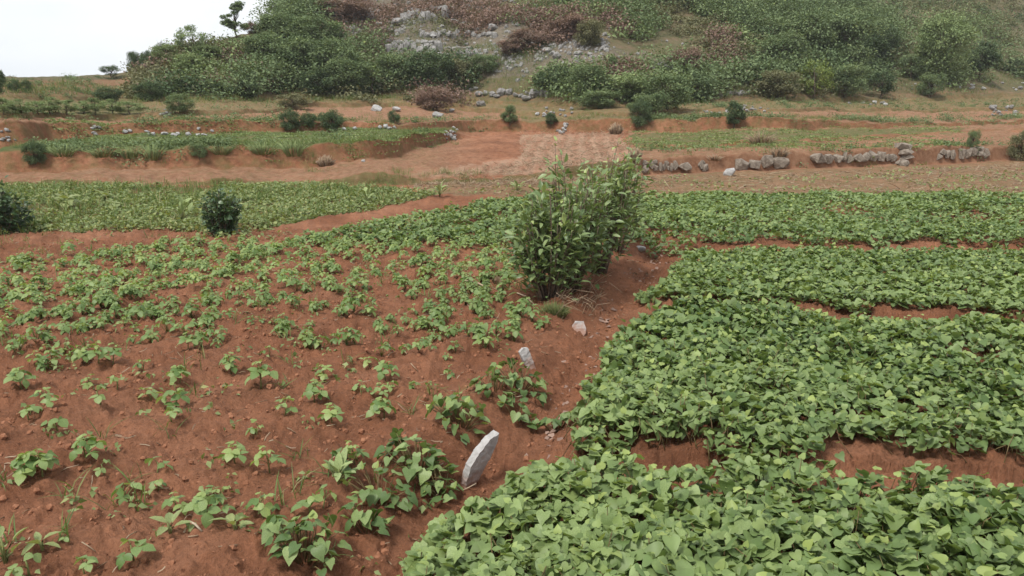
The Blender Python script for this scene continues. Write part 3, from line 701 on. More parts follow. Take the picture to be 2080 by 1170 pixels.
SW = [(620,1135,34,.16,.20,'large sweet potato plant alone at the bottom, left of the front bed'), (745,1080,11,.10,.10,'small sweet potato plant above the large bottom one, left of the furrow'),
 (770,1020,20,.16,.12,'low sweet potato plant just below-left of the tallest grey slab'), (850,965,36,.20,.15,'dark spreading sweet potato plant touching the tallest slab on its left'),
 (935,862,34,.17,.18,'dense sweet potato clump standing behind the tallest grey slab'), (1005,795,18,.14,.13,'sweet potato clump below-left of the middle slab'),
 (1055,790,30,.18,.15,'sweet potato clump covering the foot of the middle slab'), (1050,850,12,.12,.09,'thin sweet potato shoots in the furrow between the tallest and middle slabs'),
 (700,955,9,.10,.10,'few-leaved pale sweet potato shoot left of the dark spreading clump'), (900,1010,16,.15,.08,'trailing sweet potato leaves at the foot of the tallest slab'),
 (1130,875,14,.13,.09,'sweet potato runners crossing the furrow towards the second bed'),(960,680,12,.12,.12,'pale broad-leaved plant beside the soybean rows above the middle slab')]
for i, a_ in enumerate(SW): sweet_plant(*a_, seed=300 + i)

# ------------------------------------------------------------------ weeds, straw, clods (nobody could count these)
def scatter_leaves(name, label, cat, tmpl, mat, x, y, hmin, hmax, smin, smax, seed, age_p=.1, pit=(-.2, .45), zoff=0.0, upright=False, rng=(.0, 1.0)):
    r = RS(seed); n = len(x); z = ground(x, y) + r.uniform(hmin, hmax, n) + zoff
    yaw = r.uniform(0, 6.28, n); p = r.normal(pit[0], pit[1], n); ro = r.normal(0, .35, n); s = r.uniform(smin, smax, n)
    R = rot_zxy(yaw, p, ro); a = Acc(); k = r.randint(0, len(tmpl), n)
    for q in range(len(tmpl)):
        w = k == q
        a.scatter(tmpl[q], np.stack([x, y, z], 1)[w], R[w], s[w], r.uniform(rng[0], rng[1], n)[w], np.where(r.rand(n) < age_p, r.rand(n), 0)[w])
    return obj(name, a.mesh(name, mat), None, label, cat, kind='stuff')
def pts_in(P, n, seed, thr=None, sc=1.0, lim=.72):
    r = RS(seed); lo = P.min(0); hi = P.max(0); x = r.uniform(lo[0], hi[0], n); y = r.uniform(lo[1], hi[1], n)
    m = inside(x, y, P) & (np.abs(x) < y * lim + 2.0)
    if thr is not None: m &= fbm(x * sc, y * sc, oct=3, seed=seed) > thr
    return x[m], y[m]
def tufts(x, y, per, spread, seed):
    r = RS(seed); n = len(x); return np.repeat(x, per) + r.normal(0, spread, n * per), np.repeat(y, per) + r.normal(0, spread, n * per)

WHOLE_LEFT = poly_px([(-1600, 1400), (-1300, 490), (0, 480), (560, 486), (1040, 492), (1130, 640), (1060, 780), (960, 940), (820, 1100), (600, 1400)], 0)
x, y = pts_in(WHOLE_LEFT, 1100, 41, .44, .9); x, y = tufts(x, y, 7, .025, 1)
scatter_leaves('seedling_weeds', 'tiny broad-leaved weed seedlings between the soybean plants', 'weeds', OVAL_LO, M['weed'], x, y, .004, .05, .018, .042, 42)
x, y = pts_in(WHOLE_LEFT, 620, 43, .42, .8); x, y = tufts(x, y, 9, .022, 2)
scatter_leaves('grass_blades', 'thin grass blades sprouting among the soybeans', 'grass', GRASS, M['grass'], x, y, -.005, .002, .05, .13, 44, .2, (1.15, .35))
ALLSOIL = poly_px([(-1600, 1500), (-1300, 470), (600, 472), (1060, 488), (1370, 495), (1230, 690), (1160, 860), (1050, 960), (880, 1100), (700, 1500)], 0)
def lump(seed):
    r = RS(seed); V, F = CUBO; v = V * (1 + r.normal(0, .16, V.shape)); return v, F
def cubo():
    V = []; 
    for s in ((1, 1, 0), (1, 0, 1), (0, 1, 1)):
        for a in (-1, 1):
            for b in (-1, 1):
                q = [0, 0, 0]; k = [i for i in range(3) if s[i]]; q[k[0]] = a; q[k[1]] = b; V.append(q)
    V = np.array(V, float) / math.sqrt(2)
    import bmesh
    bm = bmesh.new(); vs = [bm.verts.new(v) for v in V]; bmesh.ops.convex_hull(bm, input=vs); bm.verts.index_update()
    out = np.array([v.co[:] for v in bm.verts]); F = [tuple(v.index for v in f.verts) for f in bm.faces]; bm.free(); return out, F
CUBO = cubo(); OCT = (np.array([(1, 0, 0), (-1, 0, 0), (0, 1, 0), (0, -1, 0), (0, 0, 1), (0, 0, -1.)]), [(0, 2, 4), (2, 1, 4), (1, 3, 4), (3, 0, 4), (2, 0, 5), (1, 2, 5), (3, 1, 5), (0, 3, 5)])
CRUMBS = [(OCT[0] * (1 + RS(90 + s).normal(0, .3, OCT[0].shape)) + RS(80 + s).normal(0, .15, OCT[0].shape), OCT[1]) for s in range(6)]
LUMPS = [lump(s) for s in range(6)]
def clods():
    r = RS(71); x, y = pts_in(ALLSOIL, 62000, 72); n = len(x); keep = r.rand(n) < np.clip(1.25 - y / 9, .12, 1); x, y = x[keep], y[keep]; n = len(x)
    s = .004 + .014 * r.rand(n) ** 6; a = Acc(); R = rot_zxy(r.uniform(0, 6.28, n), r.uniform(0, 6, n), r.uniform(0, 6, n))
    pos = np.stack([x, y, ground(x, y) + s * .1], 1); k = r.randint(0, 6, n)
    for q in range(6):
        for T_, w in ((CRUMBS, (k == q) & (s < .010)), (LUMPS, (k == q) & (s >= .010))): a.scatter(T_[q], pos[w], R[w], s[w], r.rand(n)[w])
    obj('soil_clods', a.mesh('soil_clods', M['clod'], False), None, 'crumbled clods of red soil lying over the tilled plots', 'soil clods', kind='stuff')
clods()
def straws(name, label, cat, P, n, seed, lmin, lmax, rad, thr=None, mat='dry', lift=.3, sc=1.0, lim=.72):
    r = RS(seed); x, y = pts_in(P, n, seed, thr, sc, lim); z = ground(x, y); a = Acc()
    for i in range(len(x)):
        L = r.uniform(lmin, lmax); q = r.uniform(0, 6.28); t = abs(r.normal(0, lift)); d = np.array([math.cos(q) * math.cos(t), math.sin(q) * math.cos(t), math.sin(t)]) * L
        p = np.array([x[i], y[i], z[i] + .004]); mid = p + d * .5 + r.normal(0, L * .06, 3); mid[2] = max(mid[2], p[2])
        a.tube([p, mid, p + d], rad * r.uniform(.6, 1.3), 3, r.rand(), r.rand() * .7)
    return obj(name, a.mesh(name, M[mat]), None, label, cat, kind='stuff')
straws('straw_bits', 'short dry straw bits and dead stalks strewn on the left plot', 'straw', ALLSOIL, 4000, 81, .012, .075, .0024)
FUR = poly_px([(1040, 960), (1130, 760), (1210, 640), (1290, 540), (1340, 500), (1370, 510), (1300, 620), (1220, 720), (1180, 860), (1100, 950)], -.08)
x, y = pts_in(FUR, 1500, 83, .38, 2.0)
scatter_leaves('leaf_litter', 'dark reddish dead leaves lying in the furrow', 'leaf litter', OVAL_LO, M['brown'], x, y, .0, .012, .03, .06, 84, .0, (-.05, .3), rng=(.4, 1.0))

# back-left weedy green field
BACKLEFT = poly_px([(-500, 379), (0, 379), (640, 377), (760, 384), (900, 396), (760, 425), (600, 455), (470, 472), (0, 474), (-500, 480)], 0)
x, y = pts_in(BACKLEFT, 70000, 91, .38, .9, .80)
scatter_leaves('field_greens', 'low weedy green crop covering the field behind the soybeans', 'ground cover', HEART_LO + OVAL_LO, M['weed'], x, y, .0, .07, .028, .055, 92, .25)
x, y = pts_in(BACKLEFT, 2600, 93, .42, .8, .80); x, y = tufts(x, y, 5, .04, 3)
scatter_leaves('field_grass', 'fine grass growing through the weedy green field', 'grass', GRASS, M['grass'], x, y, .0, .01, .10, .20, 94, .25, (1.2, .3))
RIM = poly_px([(-300, 480), (0, 470), (560, 468), (700, 478), (640, 492), (300, 520), (0, 545), (-300, 560)], 0)
x, y = pts_in(RIM, 500, 95, .5, 1.2, .8); x, y = tufts(x, y, 8, .04, 4)
scatter_leaves('edge_weeds', 'sparse small weeds on the bare strip behind the soybeans', 'weeds', OVAL_LO + GRASS[:1], M['weed'], x, y, .0, .05, .03, .07, 96, .2, (.1, .5))
STUB = poly_px([(900, 398), (1060, 372), (1300, 360), (1600, 350), (2080, 332), (2500, 318), (2560, 392), (2080, 392), (1300, 392), (1050, 397)], 0)
straws('stubble', 'dry pulled stalks and straw on the strip behind the rear bed', 'straw', STUB, 5200, 97, .06, .22, .005, .3, 'dry', .25, .6, .8)
x, y = pts_in(STUB, 9000, 98, .47, .9, .8)
scatter_leaves('stubble_weeds', 'thin green weeds growing through the stubble strip', 'weeds', HEART_LO, M['weed'], x, y, .0, .05, .03, .06, 99, .3)
# ------------------------------------------------------------------ stones
import bmesh
def stone_mesh(name, seed, mat, boxy=.5, sub=0):
    "an angular stone about 1 x 1 x 1, worked from a chipped block"
    r = RS(seed); P = []
    for i in range(22):
        d = r.normal(0, 1, 3); d /= np.linalg.norm(d)
        c = d / np.max(np.abs(d)); p = (d * (1 - boxy) + c * boxy) * .5 * r.uniform(.86, 1.05); P.append(p)
    bm = bmesh.new(); vs = [bm.verts.new(p) for p in P]
    res = bmesh.ops.convex_hull(bm, input=vs)
    bmesh.ops.delete(bm, geom=[v for v in bm.verts if not v.link_faces], context='VERTS')
    if sub:
        bmesh.ops.subdivide_edges(bm, edges=bm.edges[:], cuts=sub, use_grid_fill=True)
        bmesh.ops.triangulate(bm, faces=bm.faces[:])
        bmesh.ops.smooth_vert(bm, verts=bm.verts[:], factor=.25, use_axis_x=True, use_axis_y=True, use_axis_z=True)
        co = np.array([v.co[:] for v in bm.verts]); n = (fbm(co[:, 0] * 4 + seed, co[:, 1] * 4, co[:, 2] * 4, oct=4, seed=seed) - .5)
        nrm = co / (np.linalg.norm(co, axis=1)[:, None] + 1e-6)
        co = co + nrm * n[:, None] * .22
        for v, c in zip(bm.verts, co): v.co = c
    me = bpy.data.meshes.new(name); bm.to_mesh(me); bm.free(); me.materials.append(mat)
    return me
WALL_ST = [stone_mesh('wall_stone', 400 + i, M['wallrock'], .85, 0) for i in range(9)]
ROCKS = [stone_mesh('limestone', 420 + i, M['rock'], .35, 2) for i in range(7)]
PALE = [stone_mesh('pale_limestone', 440 + i, M['palerock'], .4, 1) for i in range(6)]
BLOCK = [stone_mesh('ledge_block', 460 + i, M['rock'], .8, 1) for i in range(8)]
def set_stone(o, u, v, w, h, depth=1.0, base=None, sink=.12, seed=0, tilt=.15, grow=1.12):
    "size and seat a stone whose outline in the photo is w x h pixels centred on (u, v)"
    r = RS(seed); p = hit(u, v + h * .42)
    s = px_size(p[1], p[2]); W, Hh = w * s, h * s
    loc = np.array([p[0], p[1] - W * depth * .05, p[2] + Hh * (.5 - sink)])
    if base is not None: loc = loc - np.array(base)
    o.location = loc.tolist(); o.scale = (W * grow, W * depth * 1.1, Hh * grow)
    o.rotation_euler = (r.normal(0, tilt * .5), r.normal(0, tilt), r.normal(0, .3))
def z3(x, y): return 1250 + .399 * x, .399 * y
def z2(x, y): return 600 + .3367 * x, .3367 * y
def z1(x, y): return .3367 * x, .3367 * y
def wall(name, label, cat, cz, k, stones, meshes, seed, part='stone', depth=.9, sink=.1, tilt=.12, grow=1.24):
    us = [cz(s[0], s[1]) for s in stones]; mu = np.mean(us, 0); b = hit(mu[0], mu[1] + 8)
    e = empty(name, b, label, cat)
    for i, s in enumerate(stones):
        u, v = cz(s[0], s[1]); o = obj(part, meshes[(i * 5 + seed) % len(meshes)], e)
        set_stone(o, u, v, s[2] * k, s[3] * k, depth, b, sink, seed * 50 + i, tilt, grow)
S1 = [(150,860,35,35),(150,828,28,20),(180,845,22,40),(200,830,22,22),(205,855,25,28),(230,850,18,38),(248,855,16,30),(262,835,20,22),(266,857,16,26),(285,852,20,36),(305,845,24,40),(348,850,60,36)]
S2 = [(432,845,22,40),(455,855,26,34),(447,828,20,20)]
S3 = [(645,835,66,50),(707,837,50,36),(768,826,54,54),(838,827,74,48)]
S4 = [(1030,812,78,42),(1085,808,42,40),(1130,808,48,38),(1165,802,28,44),(1192,808,30,36),(1228,808,52,36),(1270,808,38,36),(1307,800,46,44),(1350,800,36,42),(1385,806,32,32),(1410,808,36,32)]
S4b = [(1470,745,74,32),(1470,775,70,32),(1472,803,64,28),(1440,830,26,26),(1468,832,38,28)]
S5 = [(1645,800,28,26),(1662,778,30,26),(1686,795,26,38),(1715,790,30,42),(1760,785,28,46),(1790,785,30,40),(1820,775,36,36),(1850,760,46,26),(1850,785,52,26),(1885,780,28,42)]
wall('dry_stone_wall', 'dry stone wall of small upright stones right of the tall shrubs', 'stone wall', z3, .399, S1, WALL_ST, 1)
wall('dry_stone_wall', 'remnant of three stones between the small-stone wall and the lone boulder', 'stone wall', z3, .399, S2, WALL_ST, 2)
wall('dry_stone_wall', 'row of four big blocks right of the lone pale boulder', 'stone wall', z3, .399, S3, WALL_ST, 3)
wall('dry_stone_wall', 'longest low stone wall, running up to the square stone stack', 'stone wall', z3, .399, S4, WALL_ST, 4)
wall('stone_stack', 'square pillar-like stack of flat stones ending the longest wall', 'stone stack', z3, .399, S4b, WALL_ST, 5, tilt=.03)
wall('dry_stone_wall', 'rightmost dry stone wall, beyond the red gap after the square stack', 'stone wall', z3, .399, S5, WALL_ST, 6)
LW = [(1110,565,42,36),(1085,535,36,22),(1150,565,42,28),(1190,567,42,32),(1240,555,48,46),(1290,555,46,42),(1330,570,42,28),(1395,590,52,32),(1440,565,62,48),(1490,562,36,46),(1518,566,32,42),(1360,578,32,24),(1060,540,28,22),(1400,560,30,24),(1215,580,34,24)]
wall('dry_stone_wall', 'grey rubble wall above the red slope at the foot of the hill', 'stone wall', z2, .3367, LW, ROCKS, 7)
# bedrock ledges across the hill
def row(x0, x1, y, n, h, r, wv=.35):
    xs = np.linspace(x0, x1, n + 1); out = []
    for i in range(n):
        w = (xs[i + 1] - xs[i]) * r.uniform(.8, 1.25); out.append(((xs[i] + xs[i + 1]) / 2, y + r.normal(0, h * .16), w, h * r.uniform(.7, 1.25)))
    return out
r_ = RS(9)
LEDGES = [
 ('upper left bedrock outcrop with tall pale pillars below the brown thicket', row(245, 470, 100, 9, 50, r_) + row(300, 420, 178, 5, 30, r_) + [(250,100,24,60),(280,134,60,16)]),
 ('short two-block bedrock ledge at the left end of the long ledge', row(490, 660, 184, 5, 34, r_)),
 ('longest grey bedrock ledge running across the upper hill', row(750, 1215, 208, 15, 36, r_)),
 ('layered bedrock face with wide flat beds below the longest ledge', row(540, 870, 252, 9, 20, r_) + row(545, 880, 285, 9, 44, r_)),
 ('broad grey bedrock hump at the top middle of the hill', row(640, 920, 92, 8, 64, r_) + row(700, 900, 60, 6, 34, r_)),
 ('broken rocky ground right of the layered face', row(980, 1130, 322, 5, 26, r_) + row(900, 1060, 290, 5, 16, r_)),
]
for i, (lab, st) in enumerate(LEDGES):
    wall('limestone_ledge', lab, 'rock ledge', z2, .3367, st, BLOCK, 20 + i, 'block', .8, .15, .10, 1.35)
wall('limestone_ledge', 'grey rock outcrop in the dry brown scrub right of centre on the hill', 'rock ledge', z3, .399, row(185, 300, 345, 6, 34, r_) + row(200, 280, 330, 4, 22, r_), BLOCK, 31, 'block', .8, .2, .1)
wall('limestone_ledge', 'dark rock outcrop beside the yellow-green tree on the hill', 'rock ledge', z3, .399, row(660, 760, 370, 4, 40, r_), BLOCK, 32, 'block', .8, .2, .1)
wall('limestone_ledge', 'pale rock patch at the foot of the dry brown scrub', 'rock ledge', z3, .399, row(520, 690, 470, 5, 22, r_)+row(525,580,440,2,30,r_), BLOCK, 33, 'block', .8, .2, .1)
# single boulders
BOULD = [
 (*z2(490,652), 62, 50, 'largest pale boulder on the brown terrace field below the big trees', PALE), (*z2(612,656), 50, 30, 'small pale boulder right of the largest one on the brown terrace field', PALE),
 (*z2(855,690), 78, 42, 'flat grey boulder at the right end of the brown terrace field', ROCKS), (*z2(945,664), 32, 20, 'little pale stone behind the flat grey boulder', PALE),
 (*z2(1125,622), 64, 40, 'grey boulder left of the small red slope under the rubble wall', ROCKS),
 (*z2(505,145), 42, 28, 'pale boulder perched left of the hill ledges', PALE), (*z2(615,128), 72, 46, 'rounded grey boulder above the two-block ledge', ROCKS),
 (*z2(965,132), 62, 42, 'left of two tilted boulders above the longest ledge', ROCKS), (*z2(1020,148), 62, 36, 'right of two tilted boulders above the longest ledge', ROCKS),
 (*z2(830,216), 48, 16, 'flat pale stone lying just below the longest ledge', PALE), (*z2(1190,166), 64, 42, 'boulder at the right end above the longest ledge', ROCKS),
 (*z2(1580,335), 58, 42, 'rounded grey boulder low in the rocky scree', ROCKS), (*z2(1515,303), 62, 34, 'wide grey boulder in the upper part of the rocky scree', ROCKS), (*z2(1705,320), 56, 30, 'grey boulder at the right of the rocky scree', ROCKS), (*z2(1555,265), 36, 18, 'small pale boulder at the top of the rocky scree', PALE),
 (*z3(580,875), 62, 42, 'lone pale boulder lying in front of the stone walls', PALE),
 (*z2(410,970), 24, 16, 'single white stone at the foot of the left green terrace bank', PALE),
 (1301, 505, 62, 40, 'small pale stone at the far end of the furrow behind the shrubs', PALE),
]
for i, (u, v, w, h, lab, ms) in enumerate(BOULD):
    k = .399 if 'walls' in lab else .3367
    o = obj('boulder', ms[i % len(ms)], None, lab, 'boulder'); set_stone(o, u, v, w * k, h * k, .85, None, .15, 800 + i, .12)
GLS = 'small white stone in the row at the back of the left green terrace'
for i, (X, Y_, w, h) in enumerate([(755,790,30,24),(785,788,24,20),(890,790,36,12),(900,806,20,16),(925,806,26,20),(995,805,40,24),(1050,810,40,20),(1075,805,24,24),(1140,805,38,30),(1200,775,20,18),(1195,812,30,14),(1235,812,40,12),(1280,788,22,14),(2015,778,30,20)]):
    o = obj('stone', PALE[i % 6], None, GLS if i != 8 else 'largest white stone in the row behind the left green terrace', 'stone', 'white stones behind the left green terrace'); u, v = z1(X, Y_); set_stone(o, u, v, w * .3367, h * .3367, .9, None, .2, 900 + i)
GLT = 'loose white stone at the foot of the dark shrubs behind the green terrace'
for i, (X, Y_, w, h) in enumerate([(235,778,26,18),(295,776,32,20),(360,772,28,22),(510,765,24,22),(545,760,30,26),(570,772,30,18),(600,766,24,18),(955,768,22,20),(975,780,20,14),(935,815,26,26),(960,830,20,20)]):
    o = obj('stone', PALE[i % 6], None, GLT, 'stone', 'loose stones near the dark terrace shrubs'); u, v = z2(X, Y_); set_stone(o, u, v, w * .3367, h * .3367, .9, None, .2, 930 + i)
def rubble(name, label, boxes, seed, k=None):
    r = RS(seed); e = None
    for (u0, u1, v0, v1, n) in boxes:
        for i in range(n):
            u, v = r.uniform(u0, u1), r.uniform(v0, v1); p = hit(u, v)
            if e is None: e = empty(name, p, label, 'rubble')
            o = obj('stone', (PALE + ROCKS)[r.randint(13)], e); w = r.uniform(4, 10); set_stone(o, u, v, w, w * r.uniform(.5, .9), .9, np.array(e.location), .2, seed * 77 + i)
rubble('rubble_pile', 'rubble pile at the far left edge behind the orange bank', [(0, 35, 262, 286, 14)], 1)
rubble('rubble_pile', 'rubble spill at the end of the orange bank, left of the white stones', [(186, 202, 256, 278, 9)], 2)
rubble('rubble_pile', 'rubble heap between the orchard bushes and the brown terrace', [(322, 352, 222, 240, 12)], 3)
rubble('rubble_pile', 'rubble pile on the upper right terrace', [(2010, 2065, 215, 236, 22)], 4)
rubble('rubble_pile', 'rubble on the corner of the left green terrace', [(900, 930, 265, 284, 14)], 5)
rubble('rubble_pile', 'small rubble heap on the bank above the pale plot', [(1130, 1152, 250, 268, 10)], 6)
rubble('rubble_pile', 'grey rubble beside the red slope under the hill', [(1085, 1165, 212, 236, 18)], 7)
rubble('rubble_pile', 'loose stones along the terrace edge right of the dark conical shrub', [(1500, 1560, 213, 226, 14), (1430, 1480, 224, 233, 8)], 8)
rubble('rubble_pile', 'grey stones along the upper right terrace line below the big trees', [(1850, 2080, 168, 182, 22), (1700, 1800, 205, 212, 8)], 9)
# three upright slabs along the furrow bank
def slab(u, v, outline, thick, yaw, lean, label, seed, sink=.03):
    "outline in metres (along, up) extruded by thick, rough-broken"
    p = hit(u, v); bm = bmesh.new()
    vs = [bm.verts.new((x, 0, z)) for x, z in outline]; f = bm.faces.new(vs)
    ex = bmesh.ops.extrude_face_region(bm, geom=[f]); bmesh.ops.translate(bm, verts=[g for g in ex['geom'] if isinstance(g, bmesh.types.BMVert)], vec=(0, thick, 0))
    bmesh.ops.recalc_face_normals(bm, faces=bm.faces[:])
    bmesh.ops.triangulate(bm, faces=bm.faces[:])
    for c in (3, 2): bmesh.ops.subdivide_edges(bm, edges=[e for e in bm.edges if e.calc_length() > .012], cuts=c, use_grid_fill=True); bmesh.ops.triangulate(bm, faces=bm.faces[:])
    co = np.array([q.co[:] for q in bm.verts])
    for k, (f_, am) in enumerate(((14, .0045), (45, .0035), (120, .002))):
        co = co + am * np.stack([fbm(co[:, 0] * f_ + 9 * k, co[:, 1] * f_, co[:, 2] * f_, oct=3, seed=seed + d + k) - .5 for d in (0, 7, 13)], 1) * 2
    for q, c in zip(bm.verts, co): q.co = c
    me = bpy.data.meshes.new('stone_slab'); bm.to_mesh(me); bm.free(); me.materials.append(M['slab'])
    for pl in me.polygons: pl.use_smooth = False
    o = obj('stone_slab', me, None, label, 'stone slab'); o.location = (p[0], p[1], p[2] - sink); o.rotation_euler = (0, 0, 0)
    o.rotation_euler = Matrix.Rotation(yaw, 3, 'Z').to_4x4().to_euler()
    o.matrix_basis = Matrix.Translation((p[0], p[1], p[2] - sink)) @ Matrix.Rotation(lean[0], 4, 'Y') @ Matrix.Rotation(lean[1], 4, 'X') @ Matrix.Rotation(yaw, 4, 'Z')
    return o
slab(945, 992, [(0, 0), (-.012, .07), (-.004, .14), (.018, .175), (.03, .20), (.09, .255), (.145, .272), (.148, .23), (.12, .15), (.055, 0)], .034, math.radians(50), (.22, .05), 'tallest grey stone slab standing tilted on the furrow bank, nearest the viewer', 3)
slab(1078, 752, [(0, 0), (-.004, .08), (.0, .155), (.03, .165), (.055, .15), (.05, .07), (.045, 0)], .028, math.radians(25), (-.42, .05), 'narrow white stone slab leaning left on the bank, middle of the three slabs', 5)
slab(1172, 672, [(-.035, 0), (-.045, .06), (-.03, .10), (.03, .105), (.055, .06), (.06, .02), (.05, 0)], .04, math.radians(-18), (.25, -.55), 'short pale stone slab lying tilted below the tall shrubs, farthest of the three', 7)
# ------------------------------------------------------------------ tea shrubs and field shrubs
def shrub(name, label, cat, u, v, top, wpx, nst, per, leaf, seed, mat='tea', bare=.35, dx=0.0, parts=300, droop=.1, T=None, group=None, lobes=.42, dome=.38):
    r = RS(seed); p = hit(u, v); s = px_size(p[1], p[2])
    a_, e_ = pix_ae(u, top); H = max(.12, EYE + float(e_) * p[1] - p[2]); Wd = wpx * s * .5
    root = empty(name, p, label, cat, group); st = Acc(); LP = []; LR = []; LS = []; LA = []; LC = []
    for i in range(nst):
        az = r.uniform(0, 6.28); rr = math.sqrt(r.rand()); b = np.array([math.cos(az), math.sin(az), 0]) * Wd * .28 * r.rand(); b[2] = -.03
        hh = H * (1 - dome * rr ** 2) * r.uniform(.70, .97 + .10 * (r.rand() < .18))
        if r.rand() < lobes: hh *= r.uniform(.55, .9); rr = rr * .6 + .45
        t_ = np.array([math.cos(az) * rr * Wd * .98 + dx * H, math.sin(az) * rr * Wd * .98, hh])
        mid = b * .45 + t_ * .55 + r.normal(0, .03 * H, 3) + np.array([t_[0], t_[1], 0]) * .10
        ts = np.linspace(0, 1, 7)[:, None]; C = (1 - ts) ** 2 * b + 2 * ts * (1 - ts) * mid + ts ** 2 * t_
        st.tube(C, np.linspace(.006, .0018, 7) * (H / .8) ** .5, 4, r.rand())
        n = r.poisson(per)
        for j in range(n):
            f = bare * r.uniform(.55, 1.2) + (1 - bare) * r.rand() ** .75; f = min(f, 1.0)
            q = (1 - f) ** 2 * b + 2 * f * (1 - f) * mid + f * f * t_
            o = r.normal(0, 1, 3) * np.array([.07, .07, .05]) * H * (1 - .5 * f) * 1.1; q = q + o
            if q[2] < .02 * H: continue
            LP.append(q); d = np.array([q[0] - dx * q[2], q[1], .3 * H * r.rand()]) + r.normal(0, .5, 3) * Wd
            LR.append((math.atan2(-d[0], d[1]), r.normal(.35 + .5 * (f > .9), .45), r.normal(0, .4))); LS.append(leaf * r.uniform(.65, 1.2) * (.75 if f > .94 else 1)); LA.append(r.uniform(.3, 1) if (f > .93 and r.rand() < .28) else 0.0)
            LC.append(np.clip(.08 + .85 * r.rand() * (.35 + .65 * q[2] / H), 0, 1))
    LP = np.array(LP); LR = np.array(LR); LS = np.array(LS); LA = np.array(LA); LC = np.array(LC); R = rot_zxy(LR[:, 0], LR[:, 1], LR[:, 2])
    obj('stems', st.mesh('shrub_stems', M['tea_stem']), root)
    T = T or LANCE; n = len(LP); pick = r.randint(0, len(T), n); rest = np.ones(n, bool)
    if parts:
        # leaves on the side of the shrub one sees
        sc = -LP[:, 1] / Wd + 1.2 * LP[:, 2] / H + .6 * r.rand(n); top_ = np.argsort(-sc)[:parts]; rest[top_] = False
        for j in top_:
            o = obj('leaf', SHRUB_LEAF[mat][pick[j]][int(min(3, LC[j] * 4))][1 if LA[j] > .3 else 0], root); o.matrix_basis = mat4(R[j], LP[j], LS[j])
    a = Acc()
    for q in range(len(T)):
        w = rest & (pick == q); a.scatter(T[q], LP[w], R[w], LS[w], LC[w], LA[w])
    obj('foliage', a.mesh('shrub_foliage', M[mat]), root, kind='stuff')
    return root
def _lf(t, mat, r, g):
    a = Acc(); a.add(t[0], t[1], r, g); return a.mesh('shrub_leaf', M[mat])
SHRUB_LEAF = {k: [[[_lf(t, k, rr, gg) for gg in (0.0, .6)] for rr in (.1, .35, .6, .9)] for t in T_] for k, T_ in (('tea', LANCE), ('shrub', OVAL))}
shrub('tea_shrub', 'front tea shrub with bare stems at its foot, lower than the ones behind', 'shrub', 1112, 608, 346, 136, 58, 26, .074, 11, bare=.28, dome=.30)
shrub('tea_shrub', 'tallest tea shrub in the middle of the field clump', 'shrub', 1160, 588, 290, 140, 64, 29, .072, 12, bare=.26, dome=.18)
shrub('tea_shrub', 'tea shrub behind the tallest one, leaning right over the furrow', 'shrub', 1214, 552, 292, 124, 52, 26, .070, 13, bare=.30, dx=.03, dome=.15)
shrub('tea_shrub', 'rear tea shrub with thin bare stems at the far right of the clump', 'shrub', 1256, 514, 288, 84, 32, 22, .066, 14, bare=.42, dx=.03, dome=.15)
shrub('round_shrub', 'lone rounded dark shrub on the bare strip behind the soybeans', 'shrub', 452, 480, 374, 80, 46, 30, .052, 15, 'shrub', bare=.10, T=OVAL, lobes=.2)
shrub('dark_shrub', 'dark shrub cut by the left edge of the picture', 'shrub', -2, 474, 362, 120, 50, 30, .062, 16, 'shrub', bare=.08, T=OVAL, lobes=.3)
def twigs():
    r = RS(66); a = Acc()
    for i in range(60):
        u, v = r.uniform(1120, 1230), r.uniform(575, 645); p = hit(u, v); q = r.uniform(-.6, .9); L = r.uniform(.12, .35)
        a.tube([p, p + np.array([math.sin(q) * L * .4, r.normal(0, .04), L * .35 * r.rand() + .02]), p + np.array([math.sin(q) * L, -.05 - .1 * r.rand(), .02 + .12 * r.rand()])], [.003, .0025, .0015], 3, r.rand(), r.rand() * .4)
    obj('dead_twigs', a.mesh('dead_twigs', M['dry']), None, 'dead twigs and exposed roots under the tea shrubs', 'twigs', kind='stuff')
twigs()
def stalk(us, rad, label):
    P = [hit(*q) + (0, 0, .012) for q in us]; a = Acc(); m = (P[0] + P[1]) / 2 + (0, 0, .02); a.tube([P[0], m, P[1]], [rad, rad * .9, rad * .6], 6, .8, .5)
    obj('dry_stalk', a.mesh('dry_stalk', M['dry'], False), None, label, 'stalk')
stalk([(938, 572), (1000, 592)], .008, 'longest pale dry stalk lying left of the tea shrubs')
stalk([(1050, 598), (1085, 622)], .006, 'dry stalk lying in front of the tea shrub stems')
stalk([(1330, 506), (1352, 500)], .006, 'short dry stalk in the far end of the furrow')
def brush(name, label, u, v, w, h, n, mat, seed, cat='brush heap', group=None, rad=.004, fan=1.0, gr=.6):
    "a heap or tuft of stalks"
    r = RS(seed); p = hit(u, v); s = px_size(p[1], p[2]); W, Hh = w * s * .5, h * s; a = Acc()
    for i in range(n):
        az = r.uniform(0, 6.28); k = math.sqrt(r.rand()) * W; b = np.array([math.cos(az) * k * .7, math.sin(az) * k * .7, -.02]); t = np.array([math.cos(az) * k * fan * 1.2, math.sin(az) * k * fan, Hh * (1.05 - gr * (k / W) ** 2) * r.uniform(.6, 1)]) + r.normal(0, .1 * W, 3) * (1, 1, .3)
        m = (b + t) / 2 + np.array([0, 0, .15 * Hh]); a.tube([b, m, t], [rad, rad * .8, rad * .4], 3, r.rand(), r.rand() * .5)
    o = obj(name, a.mesh(name, M[mat]), None, label, cat, group); o.location = p.tolist(); return o
brush('straw_heap', 'heap of dry stalks at the far right corner of the pale plot', 1250, 272, 28, 24, 160, 'dry', 1, rad=.012)
brush('straw_heap', 'heap of dry brush at the foot of the left green terrace', 662, 338, 34, 26, 180, 'dry', 2, rad=.010)
